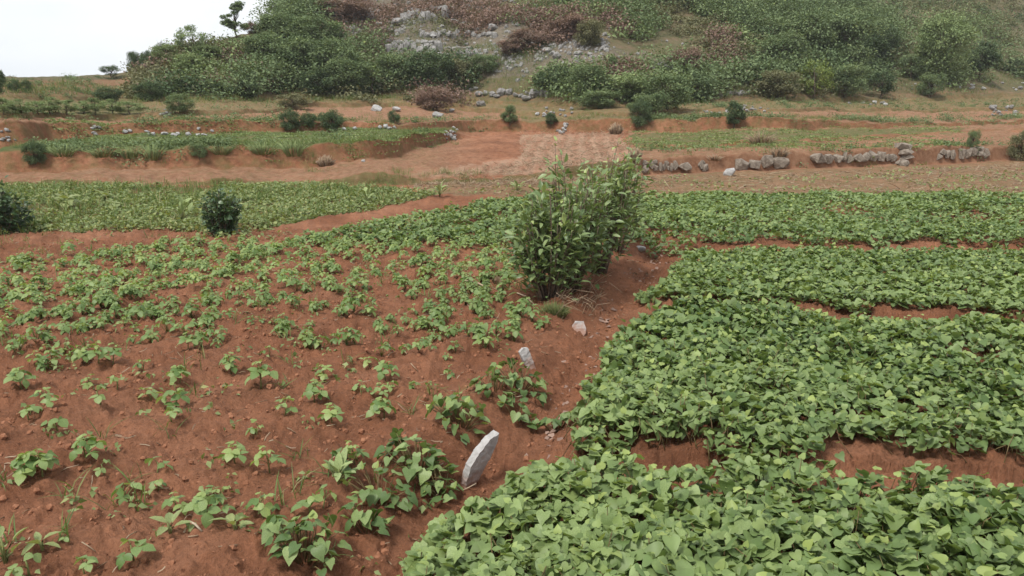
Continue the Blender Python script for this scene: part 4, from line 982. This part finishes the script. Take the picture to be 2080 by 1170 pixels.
brush('straw_heap', 'dry brush bundle at the right end of the pale plot, behind the shrubs', 1290, 326, 28, 30, 120, 'dry', 3, rad=.009)
brush('dry_tuft', 'pale feathery dry grass tuft at the edge of the right green terrace', 1545, 294, 40, 34, 130, 'dry', 4, 'grass tuft', rad=.006, fan=1.7)
brush('straw_heap', 'small pale straw heap among the soybeans left of the tea shrubs', 1000, 572, 50, 16, 60, 'dry', 5, rad=.004)
brush('straw_heap', 'brown dead vine heap hanging over the wall above the four big blocks', 1580, 318, 46, 20, 90, 'dry', 6, rad=.008)
brush('straw_heap', 'dead brush on the bank between the three-stone remnant and the boulder', 1450, 324, 34, 12, 70, 'dry', 7, rad=.008)
brush('weed_tuft', 'grey-green feathery weed tuft at the foot of the front tea shrub', 1125, 640, 66, 30, 240, 'grass', 8, 'weed tuft', rad=.0028)
# big pale leaves standing in the back-left field
def broad(u, v, h, n, leaf, label, seed, mat='weed', T=None, up=.2, name='broadleaf_plant'):
    r = RS(seed); p = hit(u, v); s = px_size(p[1], p[2]); Hh = h * s; e = empty(name, p, label, 'plant'); st = Acc(); ms = []
    for i in range(n):
        az = i * 2.4 + r.normal(0, .2); f = (i + 1) / n; q = np.array([math.cos(az) * Hh * .5 * r.rand(), math.sin(az) * Hh * .5 * r.rand(), Hh * (.35 + .6 * f)])
        R = rot_zxy(np.array([az - math.pi / 2]), np.array([r.normal(up, .25)]), np.array([r.normal(0, .2)]))[0]; a = Acc(); t = (T or HEART)[i % len(T or HEART)]; a.add(t[0], t[1], .6 + .4 * r.rand(), .35 * r.rand())
        o = obj('leaf', a.mesh('broad_leaf', M[mat]), e); o.matrix_basis = mat4(R, q, leaf * r.uniform(.8, 1.15)); st.tube([(0, 0, -.02), q * (.3, .3, .55), q], [.006, .005, .003], 4)
    obj('stem', st.mesh('plant_stem', M['soy_stem']), e)
broad(140, 425, 26, 9, .16, 'pale broad-leaved plant, biggest in the weedy field at the left', 1)
broad(213, 408, 14, 6, .12, 'small pale broad-leaved plant, farther of the three in the weedy field', 2)
broad(235, 428, 16, 7, .12, 'pale broad-leaved plant right of the biggest one in the weedy field', 3)
broad(372, 455, 44, 14, .13, 'upright leafy stalk left of the lone rounded shrub', 4, 'crown_light', LANCE, .9)
broad(745, 412, 20, 8, .14, 'small upright weed at the back of the weedy field near the path', 5, 'crown_light', LANCE, .9)
broad(893, 398, 16, 9, .14, 'leafy weed at the tip of the weedy field near the rear bed', 6, 'crown_light', LANCE, .7)
broad(1050, 388, 14, 8, .12, 'small weed at the left foot of the tea shrubs, behind the rear bed', 7, 'crown_light', LANCE, .8)
for i, (X, Y_, lab) in enumerate([(860,955,'lance-leaved weed seedling left of the twisted twig at the plot bottom'), (1190,940,'spreading lance-leaved weed right of the twisted twig at the plot bottom'), (215,1040,'two-leaved weed seedling near the bottom left corner')]):
    u, v = z6(X, Y_); broad(u, v, 20, 5, .07, lab, 20 + i, 'weed', LANCE, .35, 'weed_seedling')
u, v = z6(30, 1110); broad(u, v, 56, 8, .06, 'tall thin weed at the bottom left corner', 30, 'weed', LANCE, .6, 'weed_seedling')
u, v = z6(1715, 700); broad(u, v, 34, 14, .075, 'bright grassy weed left of the dark sweet potato clump', 31, 'crown_light', LANCE, .9, 'weed_seedling')
def bent_twig():
    a = Acc(); P = [z6(930, 955), z6(960, 925), z6(990, 940), z6(1020, 945)]; Q = [hit(*p) + (0, 0, h) for p, h in zip(P, (.0, .025, .02, .0))]; a.tube(Q, .004, 5, .9, .9)
    obj('twisted_twig', a.mesh('twisted_twig', M['dry']), None, 'twisted grey twig on the soil near the bottom of the left plot', 'twig')
bent_twig()

# ------------------------------------------------------------------ trees (trunk with limbs, crown of leaf clumps)
def tree_meshes(kind, mat, seed):
    r = RS(seed); tr = Acc(); P = []; S_ = []; N = []
    if kind == 'bare':
        def grow(b, d, L, rad, lv):
            e_ = b + d * L; tr.tube([b, (b + e_) / 2 + r.normal(0, L * .05, 3), e_], [rad, rad * .8, rad * .55], 5 if lv < 2 else 3)
            if lv < 4:
                for i in range(3 if lv else 4):
                    nd = d + r.normal(0, .5, 3); nd[2] = abs(nd[2]) * .8 + .1; nd /= np.linalg.norm(nd); grow(b + d * L * r.uniform(.5, 1), nd, L * r.uniform(.5, .75), rad * .55, lv + 1)
            elif r.rand() < .25: P.append(e_); S_.append(.05); N.append(d)
        grow(np.array([0, 0, -.03]), np.array([.05, 0, 1.]), .34, .02, 0)
    else:
        spec = {'round': (.30, .60, .42, 38, 230), 'bush': (.05, .48, .50, 36, 190), 'tiered': (.12, .55, .40, 24, 170), 'cone': (.06, .52, .36, 30, 200), 'airy': (.12, .55, .46, 26, 120), 'sapling': (.3, .62, .22, 14, 40)}[kind]
        t0, zc, rx, nc, nl = spec
        tr.tube([(0, 0, -.04), (r.normal(0, .01), 0, t0 * .6), (r.normal(0, .03), r.normal(0, .03), max(t0, .2)), (r.normal(0, .03), r.normal(0, .03), .75)], [.028, .022, .018, .006], 6)
        for i in range(nc):
            for _ in range(20):
                d = r.normal(0, 1, 3); d /= np.linalg.norm(d); k = r.uniform(.45, 1) ** .6
                c = np.array([d[0] * rx * k, d[1] * rx * k, zc + d[2] * (1 - zc) * .88 * k])
                if kind == 'cone': sc = 1.15 - 1.0 * c[2]; c[:2] *= np.clip(sc + .15, .2, 1)
                if kind == 'tiered': c[:2] *= 1.25 * (1.1 - c[2]); c[0] += .12 * math.sin(9 * c[2])
                if c[2] > (t0 * .8 if kind not in ('bush', 'cone', 'airy') else .07): break
            cr = {'round': .17, 'bush': .17, 'tiered': .10, 'cone': .13, 'airy': .14, 'sapling': .09}[kind] * r.uniform(.75, 1.25)
            j = np.array([0, 0, max(t0 * .7, c[2] * .55)]); tr.tube([j, (j + c) / 2 + r.normal(0, .02, 3), c], [.010, .006, .003], 3)
            n = int(nl * r.uniform(.7, 1.3)); q = r.normal(0, 1, (n, 3)); q /= np.linalg.norm(q, axis=1)[:, None]; q *= (r.rand(n) ** .45)[:, None]
            q = q * cr * np.array([1.1, 1.1, .6 if kind == 'tiered' else .85]); tone = r.normal(0, .16)
            for w in q:
                P.append(c + w); N.append(w / cr + np.array([0, 0, .5])); S_.append(tone)
    P = np.array(P) if P else np.zeros((0, 3)); n = len(P); a = Acc()
    if n:
        N = np.array(N); tone = np.array(S_) if kind != 'bare' else np.zeros(n)
        yaw = np.arctan2(-N[:, 0], N[:, 1]) + r.normal(0, .5, n); pit = r.normal(-.1, .55, n); roll = r.normal(0, .5, n)
        s = {'round': .038, 'bush': .046, 'tiered': .045, 'cone': .042, 'airy': .048, 'sapling': .055, 'bare': .05}[kind] * r.uniform(.6, 1.3, n)
        rnd = np.clip(.42 + tone + r.normal(0, .12, n), 0, 1); R = rot_zxy(yaw, pit, roll)
        age = np.where(r.rand(n) < .06, .6, 0)
        a.scatter(SPRAY[0], P, R, s, rnd, age)
    return tr.mesh('trunk', M['bark']), a.mesh('crown', M[mat], False)
TREE = {}
def tree(name, label, kind, mat, u, vb, vt, w, seed, cat='tree', group=None, var=2, zc=None):
    key = (kind, mat, seed % var)
    if key not in TREE: TREE[key] = tree_meshes(kind, mat, hash((len(kind), len(mat), seed % var, ord(mat[-1]), ord(kind[0]))) % 9999)
    t, c = TREE[key]; p = hit(u, vb); s = px_size(p[1], p[2]); Hh = (vb - vt) * s; rx = {'round': .50, 'bush': .56, 'tiered': .42, 'cone': .42, 'airy': .52, 'sapling': .28, 'bare': .45}[kind]
    W = w * s / (2 * rx)
    e = empty(name, p, label, cat, group, rz=(seed * 2.1) % 6.28); e.scale = (W, W, Hh * 1.02)
    obj('trunk' if kind not in ('bush', 'cone', 'airy') else 'stem', t, e); obj('crown', c, e)
D, Mi, Li, Ye, Ol, Br = 'crown_dark', 'crown_mid', 'crown_light', 'crown_yellow', 'crown_olive', 'brown'
TREES = [
 ('tiered', Mi, 480, 78, 2, 62, 'slender tiered tree, tallest on the left skyline'), ('airy', Li, 395, 118, 55, 72, 'round light green tree on the left skyline, left of the tiered tree'),
 ('bare', D, 333, 132, 58, 50, 'nearly bare twiggy tree on the left skyline'), ('round', D, 275, 153, 107, 34, 'left of two small round trees on the left skyline'), ('round', D, 300, 147, 107, 28, 'right of two small round trees on the left skyline'),
 ('airy', D, 228, 160, 133, 44, 'low flat bush at the left foot of the skyline'), ('sapling', D, 555, 40, 0, 26, 'slim dark tree top on the skyline by the hill shoulder'), ('bush', Br, 512, 68, 44, 34, 'brown leafless bush on the skyline right of the tiered tree'),
 ('bush', Li, 340, 130, 88, 60, 'bright bush under the bare skyline tree'), ('bush', Mi, 420, 125, 92, 70, 'mid green bush on the left shoulder below the tiered tree'), ('bush', Li, 385, 146, 108, 56, 'light green bush on the left slope under the round skyline tree'),
 ('round', Mi, 575, 108, 32, 110, 'leftmost big tree of the dense grove on the hill shoulder'), ('round', Mi, 640, 112, 36, 130, 'rounded tree topping the dense grove on the hill shoulder'), ('round', Mi, 545, 142, 70, 100, 'tree at the left foot of the dense grove'),
 ('round', Mi, 610, 165, 78, 130, 'broad tree in the middle of the dense grove'), ('round', D, 585, 160, 105, 70, 'dark gap tree low on the left of the dense grove'), ('round', Mi, 680, 172, 82, 120, 'broad tree on the right of the dense grove'), ('round', Mi, 705, 195, 122, 100, 'lowest tree at the right foot of the dense grove'), ('bush', D, 650, 192, 140, 90, 'dark bush under the dense grove'),
 ('bush', Mi, 560, 30, -8, 70, 'bush on the upper hill edge against the sky'), ('bush', Li, 600, 14, -20, 90, 'light bush at the top edge where hill meets sky'),
 ('sapling', Li, 758, 196, 132, 44, 'thin pale sapling right of the dense grove'), ('bush', Mi, 805, 172, 108, 100, 'left bush of the belt right of the sapling'), ('bush', D, 872, 172, 100, 110, 'dark bush in the middle of the belt right of the sapling'), ('bush', Ol, 925, 168, 118, 80, 'olive bush at the right of the belt'), ('bush', Mi, 985, 150, 110, 64, 'bush standing right of the belt near the rocky ground'), ('bush', Mi, 740, 168, 122, 70, 'bush between the grove and the sapling'),
 ('bush', D, 1125, 188, 128, 80, 'left bush of the clump above the rubble wall'), ('cone', Mi, 1243, 158, 112, 34, 'small pointed tree above the clump right of the rubble wall'), ('bush', Mi, 1195, 190, 128, 90, 'rounded bush with bright top right of the rubble wall'), ('bush', Li, 1270, 205, 148, 110, 'light bush in the middle of the right foot thicket'), ('bush', Mi, 1355, 222, 145, 110, 'broad bush at the right end of the foot thicket'), ('bush', D, 1410, 205, 150, 80, 'dark bush closing the foot thicket on the right'), ('bush', Mi, 1215, 222, 182, 90, 'low bush at the bottom of the foot thicket'), ('bush', D, 1300, 258, 200, 50, 'dark bush on the terrace bank below the foot thicket'), ('bush', Mi, 1320, 232, 190, 90, 'low broad bush in front of the foot thicket'),
 ('bush', Ol, 1200, 92, 38, 74, 'dark olive bush alone high on the slope'), ('bush', Ol, 1580, 198, 142, 100, 'olive bush at the left of the tree group under the right slope'), ('airy', Ye, 1652, 202, 122, 76, 'yellow-green tree standing out under the right slope'), ('bush', Mi, 1715, 198, 128, 90, 'bush right of the yellow-green tree'), ('airy', D, 1788, 200, 138, 70, 'dark rounded tree right of the yellow-green tree'), ('bush', Mi, 1890, 198, 148, 56, 'small bush at the terrace edge under the largest right tree'),
 ('round', Mi, 1640, 118, 28, 120, 'left tree of the high grove on the right slope'), ('round', Mi, 1712, 150, 26, 130, 'tallest tree of the high grove on the right slope'), ('round', D, 1782, 138, 52, 84, 'dark tree at the right end of the high grove'), ('round', Mi, 1590, 140, 70, 100, 'tree low on the left of the high grove'), ('round', Mi, 1720, 162, 85, 90, 'tree at the foot of the high grove'),
 ('round', Li, 1905, 168, 40, 116, 'largest bright green tree standing alone on the right'), ('round', D, 1988, 160, 92, 88, 'dark round tree right of the largest bright tree'), ('bush', Mi, 1850, 160, 110, 60, 'bush tucked left of the largest bright tree'), ('bush', D, 2060, 148, 120, 60, 'low dark bush at the right edge of the hill foot'),
 ('cone', D, 1490, 260, 203, 50, 'dark conical shrub alone on the right terrace bank'), ('bush', D, 590, 264, 222, 46, 'left of three dark shrubs behind the green terrace'), ('bush', D, 627, 259, 227, 36, 'middle of three dark shrubs behind the green terrace'), ('bush', D, 675, 263, 224, 58, 'right and widest of three dark shrubs behind the green terrace'), ('bush', D, 800, 252, 222, 26, 'little shrub by the loose stones right of the three dark shrubs'), ('cone', Mi, 1036, 254, 212, 40, 'bright upright shrub on the bank above the ploughed plot'), ('cone', D, 1118, 257, 228, 32, 'small dark shrub on the bank above the pale plot'),
 ('bush', D, 72, 334, 286, 48, 'dark leafy bush on the left end of the green terrace bank'), ('bush', Mi, 1975, 304, 264, 26, 'thin green bush growing on top of the rightmost wall'), ('bush', Ol, 2072, 326, 262, 50, 'brownish bush at the right edge above the stubble strip'), ('bush', Mi, 405, 325, 290, 40, 'leafy bush in the middle of the green terrace bank'),
 ('bush', Br, 880, 224, 178, 80, 'brown thorny bush left of the red slope under the hill'), ('bush', Ol, 595, 218, 190, 70, 'grey-brown bush at the end of the small brown field'), ('bush', D, 305, 205, 165, 66, 'dark bush at the hill foot above the orchard row'), ('bush', D, 222, 208, 175, 60, 'dark bush at the right end of the orchard row'), ('bush', Mi, 365, 228, 190, 60, 'bush beside the rubble heap right of the orchard'), ('bush', D, 455, 196, 165, 50, 'dark bush at the foot of the left slope, left of the small brown field'), ('bush', D, 500, 200, 162, 60, 'dark bush right above the small brown field'),
 ('bush', Br, 700, 42, -5, 110, 'brown thicket above the pale bedrock pillars'), ('bush', Br, 1070, 100, 60, 80, 'brown dry bush right of the longest ledge'), ('bush', Br, 1160, 70, 30, 90, 'brown dry bush below the dark upper thicket'), ('bush', Br, 1395, 150, 100, 80, 'brown dead thicket right of the rock outcrop in dry scrub'), ('bush', Br, 1040, 110, 78, 60, 'low brown bush above the rocky scree'),
 ('airy', D, -6, 205, 135, 46, 'dark tree cut by the left edge on the terraces'), ('bush', D, 30, 188, 160, 26, 'small dark bush on the far left terrace'), ('bush', D, 55, 188, 162, 24, 'another small bush right of the far left terrace bush'),
]
for i, (kind, mat, u, vb, vt, w, lab) in enumerate(TREES):
    nm = {'round': 'broadleaf_tree', 'tiered': 'tiered_tree', 'bare': 'bare_tree', 'sapling': 'sapling', 'airy': 'small_tree', 'bush': 'bush', 'cone': 'shrub'}[kind]
    tree(nm, lab, kind, mat, u, vb, vt, w, i, {'bush': 'bush', 'cone': 'shrub'}.get(kind, 'tree'))
for i in range(9):
    u = 8 + i * 31 + (i % 3) * 4
    tree('orchard_bush', 'light green bush in the orchard row on the left terraces' if i < 8 else 'largest light bush at the right end of the orchard row', 'airy', Li, u, 233 - (i % 2) * 3, 198 + (i % 3) * 4, 50 if i < 8 else 64, i, 'bush', 'orchard bushes on the left terraces')
# ------------------------------------------------------------------ scrub and grasses of the hill (masses)
def uv_scatter(boxes, seed, thr=None, sc=.25):
    r = RS(seed); U = []; V_ = []
    for (u0, u1, v0, v1, n) in boxes: U.append(r.uniform(u0, u1, n)); V_.append(r.uniform(v0, v1, n))
    U = np.concatenate(U); V_ = np.concatenate(V_)
    a, e = pix_ae(U, V_); ys = np.geomspace(14, 190, 84); out = np.full((len(U), 3), np.nan)
    X = a[:, None] * ys[None]; Zg = np.empty_like(X)
    for s in range(0, len(U), 2000):
        w = slice(s, s + 2000); Zg[w] = ground(X[w].ravel(), np.tile(ys, X[w].shape[0])).reshape(X[w].shape)
    above = Zg >= EYE + e[:, None] * ys[None]; i = above.argmax(1); ok = above.any(1)
    y = ys[i] * r.uniform(.985, 1.015, len(U)); x = a * y
    if thr is not None: ok &= fbm(x * sc, y * sc * .6, oct=3, seed=seed + 3) > thr
    return x[ok], y[ok], U[ok], V_[ok]
def clump_field(name, label, cat, mat, boxes, per, rad, hgt, leaf, seed, thr=None, sc=.25, tmpl=SPRAY, pit=(-.05, .5), flat=.7, age=.02):
    r = RS(seed + 1); x, y, *_ = uv_scatter(boxes, seed, thr, sc); n = len(x); z = ground(x, y)
    k = r.uniform(.55, 1.35, n); q = r.normal(0, 1, (n * per, 3)); q /= np.linalg.norm(q, axis=1)[:, None]; q *= (r.rand(n * per) ** .4)[:, None]
    kk = np.repeat(k, per); P = np.stack([np.repeat(x, per), np.repeat(y, per), np.repeat(z + hgt * .3 * k, per)], 1) + q * np.stack([rad * kk, rad * kk, hgt * flat * kk], 1)
    P[:, 2] = np.maximum(P[:, 2], np.repeat(z, per) - .02)
    rnd = np.clip(.42 + np.repeat(r.normal(0, .2, n), per) + r.normal(0, .06, n * per), 0, 1); a = Acc(); m = n * per
    R = rot_zxy(r.uniform(0, 6.28, m), r.normal(pit[0], pit[1], m), r.normal(0, .5, m)); s = leaf * r.uniform(.6, 1.3, m); ag = np.where(r.rand(m) < age, r.rand(m), 0); pk = r.randint(0, len(tmpl), m)
    for t in range(len(tmpl)):
        w = pk == t; a.scatter(tmpl[t], P[w], R[w], s[w], rnd[w], ag[w])
    print(name, n, m)
    return obj(name, a.mesh(name, M[mat], False), None, label, cat, kind='stuff')
clump_field('green_scrub', 'mid green scrub covering the hill slopes', 'scrub', Mi, [(560, 660, -60, 90, 160), (1000, 1760, -60, 45, 330), (1470, 1800, 40, 185, 230), (1250, 1800, 20, 85, 120), (1760, 2100, 60, 185, 70), (500, 760, 100, 195, 100), (790, 960, 145, 188, 30), (1130, 1450, 165, 215, 90), (330, 560, 140, 200, 16)], 260, 1.25, 1.15, .13, 501, .42)
clump_field('light_scrub', 'light green shrubs scattered over the hill slopes', 'scrub', Li, [(1000, 1760, -60, 60, 360), (1470, 2000, 40, 185, 300), (1250, 1500, 30, 90, 60), (540, 760, 95, 190, 110), (350, 540, 110, 190, 40), (1100, 1450, 150, 205, 130)], 95, .8, .65, .125, 511, .48)
clump_field('dark_scrub', 'dark green scrub growing in patches on the hill', 'scrub', D, [(1000, 1760, -60, 50, 260), (1470, 1800, 40, 180, 260), (1250, 1500, 30, 85, 50), (1760, 2080, 0, 150, 130), (480, 760, 90, 195, 120), (790, 960, 145, 188, 50), (250, 480, 150, 205, 110), (1100, 1450, 150, 215, 160)], 100, .8, .75, .13, 521, .46)
clump_field('olive_scrub', 'olive and grey-green scrub and tall grass on the hill', 'scrub', Ol, [(270, 560, 95, 205, 640), (1200, 1700, 0, 200, 620), (1720, 2100, -60, 150, 800), (560, 1000, 160, 210, 260), (640, 1250, 10, 150, 130)], 85, .7, .45, .12, 531, .42)
clump_field('brown_scrub', 'dry brown scrub on the rocky middle of the hill', 'scrub', Br, [(600, 960, -40, 60, 420), (980, 1280, 30, 130, 620), (1220, 1480, 80, 195, 900), (640, 1000, 40, 140, 160), (300, 560, 100, 190, 170), (850, 950, 185, 220, 50)], 85, .7, .5, .12, 541, .40)
clump_field('hill_grass', 'yellowish grass on the hill foot and between the rocks', 'grass', 'grass', [(270, 1450, 120, 215, 1700), (600, 1250, 10, 150, 1500), (1400, 2100, 150, 205, 700), (1750, 2100, -40, 130, 800), (0, 280, 176, 200, 160)], 14, .35, .06, .22, 551, .38, .3, GRASS_LO, (1.15, .35), .3, .35)
clump_field('terrace_grass', 'grass fringe growing on the terrace banks', 'grass', 'grass', [(30, 760, 298, 312, 260), (680, 930, 266, 296, 160), (200, 1000, 246, 256, 180), (1300, 2080, 236, 258, 420), (1000, 1300, 236, 250, 120), (0, 1060, 226, 246, 160), (1300, 2080, 200, 226, 420), (620, 1100, 352, 374, 90), (1300, 2080, 298, 315, 90)], 20, .13, .02, .11, 561, .40, .5, GRASS_LO, (1.1, .4), .3, .3)
clump_field('terrace_weeds', 'dark leafy weeds hanging over the terrace banks', 'weeds', Mi, [(60, 700, 294, 312, 200), (640, 900, 268, 296, 90), (250, 1000, 246, 260, 110), (1300, 2080, 238, 258, 330), (0, 700, 224, 245, 120), (1280, 2080, 205, 228, 300), (1300, 2060, 296, 314, 70), (300, 620, 300, 325, 60), (0, 260, 160, 169, 110), (0, 260, 173, 181, 80), (0, 290, 191, 200, 110)], 34, .2, .16, .05, 571, .40, .6)
clump_field('terrace_crop', 'low green crop on the flat left terrace', 'ground cover', 'weed', [(100, 900, 258, 300, 1500)], 14, .22, .02, .05, 581, .3, .5, SPRAY, (-.1, .4), .5)
clump_field('far_crop', 'pale green crop on the flat right terrace', 'ground cover', 'weed', [(1275, 1960, 258, 304, 1900)], 12, .22, .02, .05, 591, .35, .5, SPRAY, (-.1, .4), .5, .3)
GT = 'arching grass tuft hanging over the left green terrace bank'
for i, (u, v, w, h) in enumerate([(597, 316, 44, 40), (312, 324, 40, 36), (535, 312, 46, 28), (130, 316, 50, 28), (210, 318, 50, 26), (265, 320, 36, 30), (450, 312, 40, 26)]):
    brush('grass_tuft', GT if i else 'largest arching grass tuft near the right end of the left terrace bank', u, v, w * .95, h * .85, 90, 'crown_light', 60 + i, 'grass tuft', 'grass tufts on the left terrace bank', .006, 1.5, .3)

def mulch():
    r = RS(123); a = Acc(); n = 22000
    P = [(1055, 275), (1250, 270), (1296, 328), (1090, 354), (900, 358), (810, 355), (880, 344), (1010, 327), (1060, 318)]
    u, v = r.uniform(800, 1300, n), r.uniform(268, 360, n); w = inside(u, v, P); u, v = u[w][:2600], v[w][:2600]; n = len(u)
    b, e = pix_ae(u, v); y = (.22 - EYE) / e; x = b * y; z = ground(x, y)
    R = rot_zxy(r.uniform(0, 6.28, n), np.abs(r.normal(0, .3, n)), r.uniform(0, 6.28, n))
    t = (np.array([(-.5, 0, -.3), (.5, 0, -.3), (0, 0, .5), (-.5, 1, -.3), (.5, 1, -.3), (0, 1, .5)]), [(0, 1, 4, 3), (1, 2, 5, 4), (2, 0, 3, 5)])
    a.scatter(t, np.stack([x, y, z + .006], 1), R, np.stack([np.full(n, .009), r.uniform(.05, .16, n), np.full(n, .009)], 1), r.uniform(.2, .9, n), r.rand(n) * .5)
    obj('straw_mulch', a.mesh('straw_mulch', M['dry']), None, 'broken straw lying over the pale mulched plot', 'straw', kind='stuff')
mulch()
def scree():
    r = RS(55); a = Acc()
    x, y, U, V_ = uv_scatter([(1085, 1240, 80, 135, 420), (1000, 1075, 110, 160, 200), (820, 1090, 4, 130, 620), (670, 830, 4, 105, 420), (1110, 1180, 70, 100, 60), (1240, 1440, 110, 180, 50)], 555)
    n = len(x); z = ground(x, y); s = px_size(y, z) * (2.2 + 9 * r.rand(n) ** 2.5) * .5; R = rot_zxy(r.uniform(0, 6.28, n), r.uniform(0, 6, n), r.uniform(0, 6, n)); k = r.randint(0, 6, n)
    for q in range(6): a.scatter(LUMPS[q], np.stack([x, y, z + s * .3], 1)[k == q], R[k == q], s[k == q], r.rand(n)[k == q])
    obj('scree', a.mesh('scree', M['rock'], False), None, 'loose grey limestone scree scattered over the middle of the hill', 'scree', kind='stuff')
scree()
# ------------------------------------------------------------------ thin summer haze over the whole valley
def haze():
    m = bpy.data.materials.new('haze'); m.use_nodes = True; n = m.node_tree.nodes; n.clear()
    o_ = n.new('ShaderNodeOutputMaterial'); v = n.new('ShaderNodeVolumePrincipled'); v.inputs['Color'].default_value = (.93, .96, 1, 1); v.inputs['Density'].default_value = .0006; v.inputs['Anisotropy'].default_value = .0
    m.node_tree.links.new(v.outputs[0], o_.inputs['Volume'])
    x, y0, y1, z0, z1 = float(PY.max() * 1.26), -50., float(PY.max() + 6), float(PZ.min() - 2.5), float(PZ.max() + 9)
    V = [(sx * x, yy, zz) for zz in (z0, z1) for yy in (y0, y1) for sx in (-1, 1)]
    F = [(0, 2, 3, 1), (4, 5, 7, 6), (0, 1, 5, 4), (2, 6, 7, 3), (0, 4, 6, 2), (1, 3, 7, 5)]
    me = bpy.data.meshes.new('haze'); me.from_pydata(V, [], F); me.materials.append(m)
    obj('haze', me, None, 'thin pale haze in the air over the fields and hill', 'haze', kind='stuff')
haze()
dgt = sum(len(o.data.loop_triangles) if False else sum(max(0, p) for p in [len(o.data.polygons)]) for o in bpy.data.objects if o.type == 'MESH' and o.data.users == 1)
print('POLYS single-user', dgt, 'range y', PY[:, -1].min(), PY[:, -1].max(), 'z', PZ.min(), PZ.max(), 'ridge y', PY[::100, -4].round(), PZ[::100, -4].round(1))
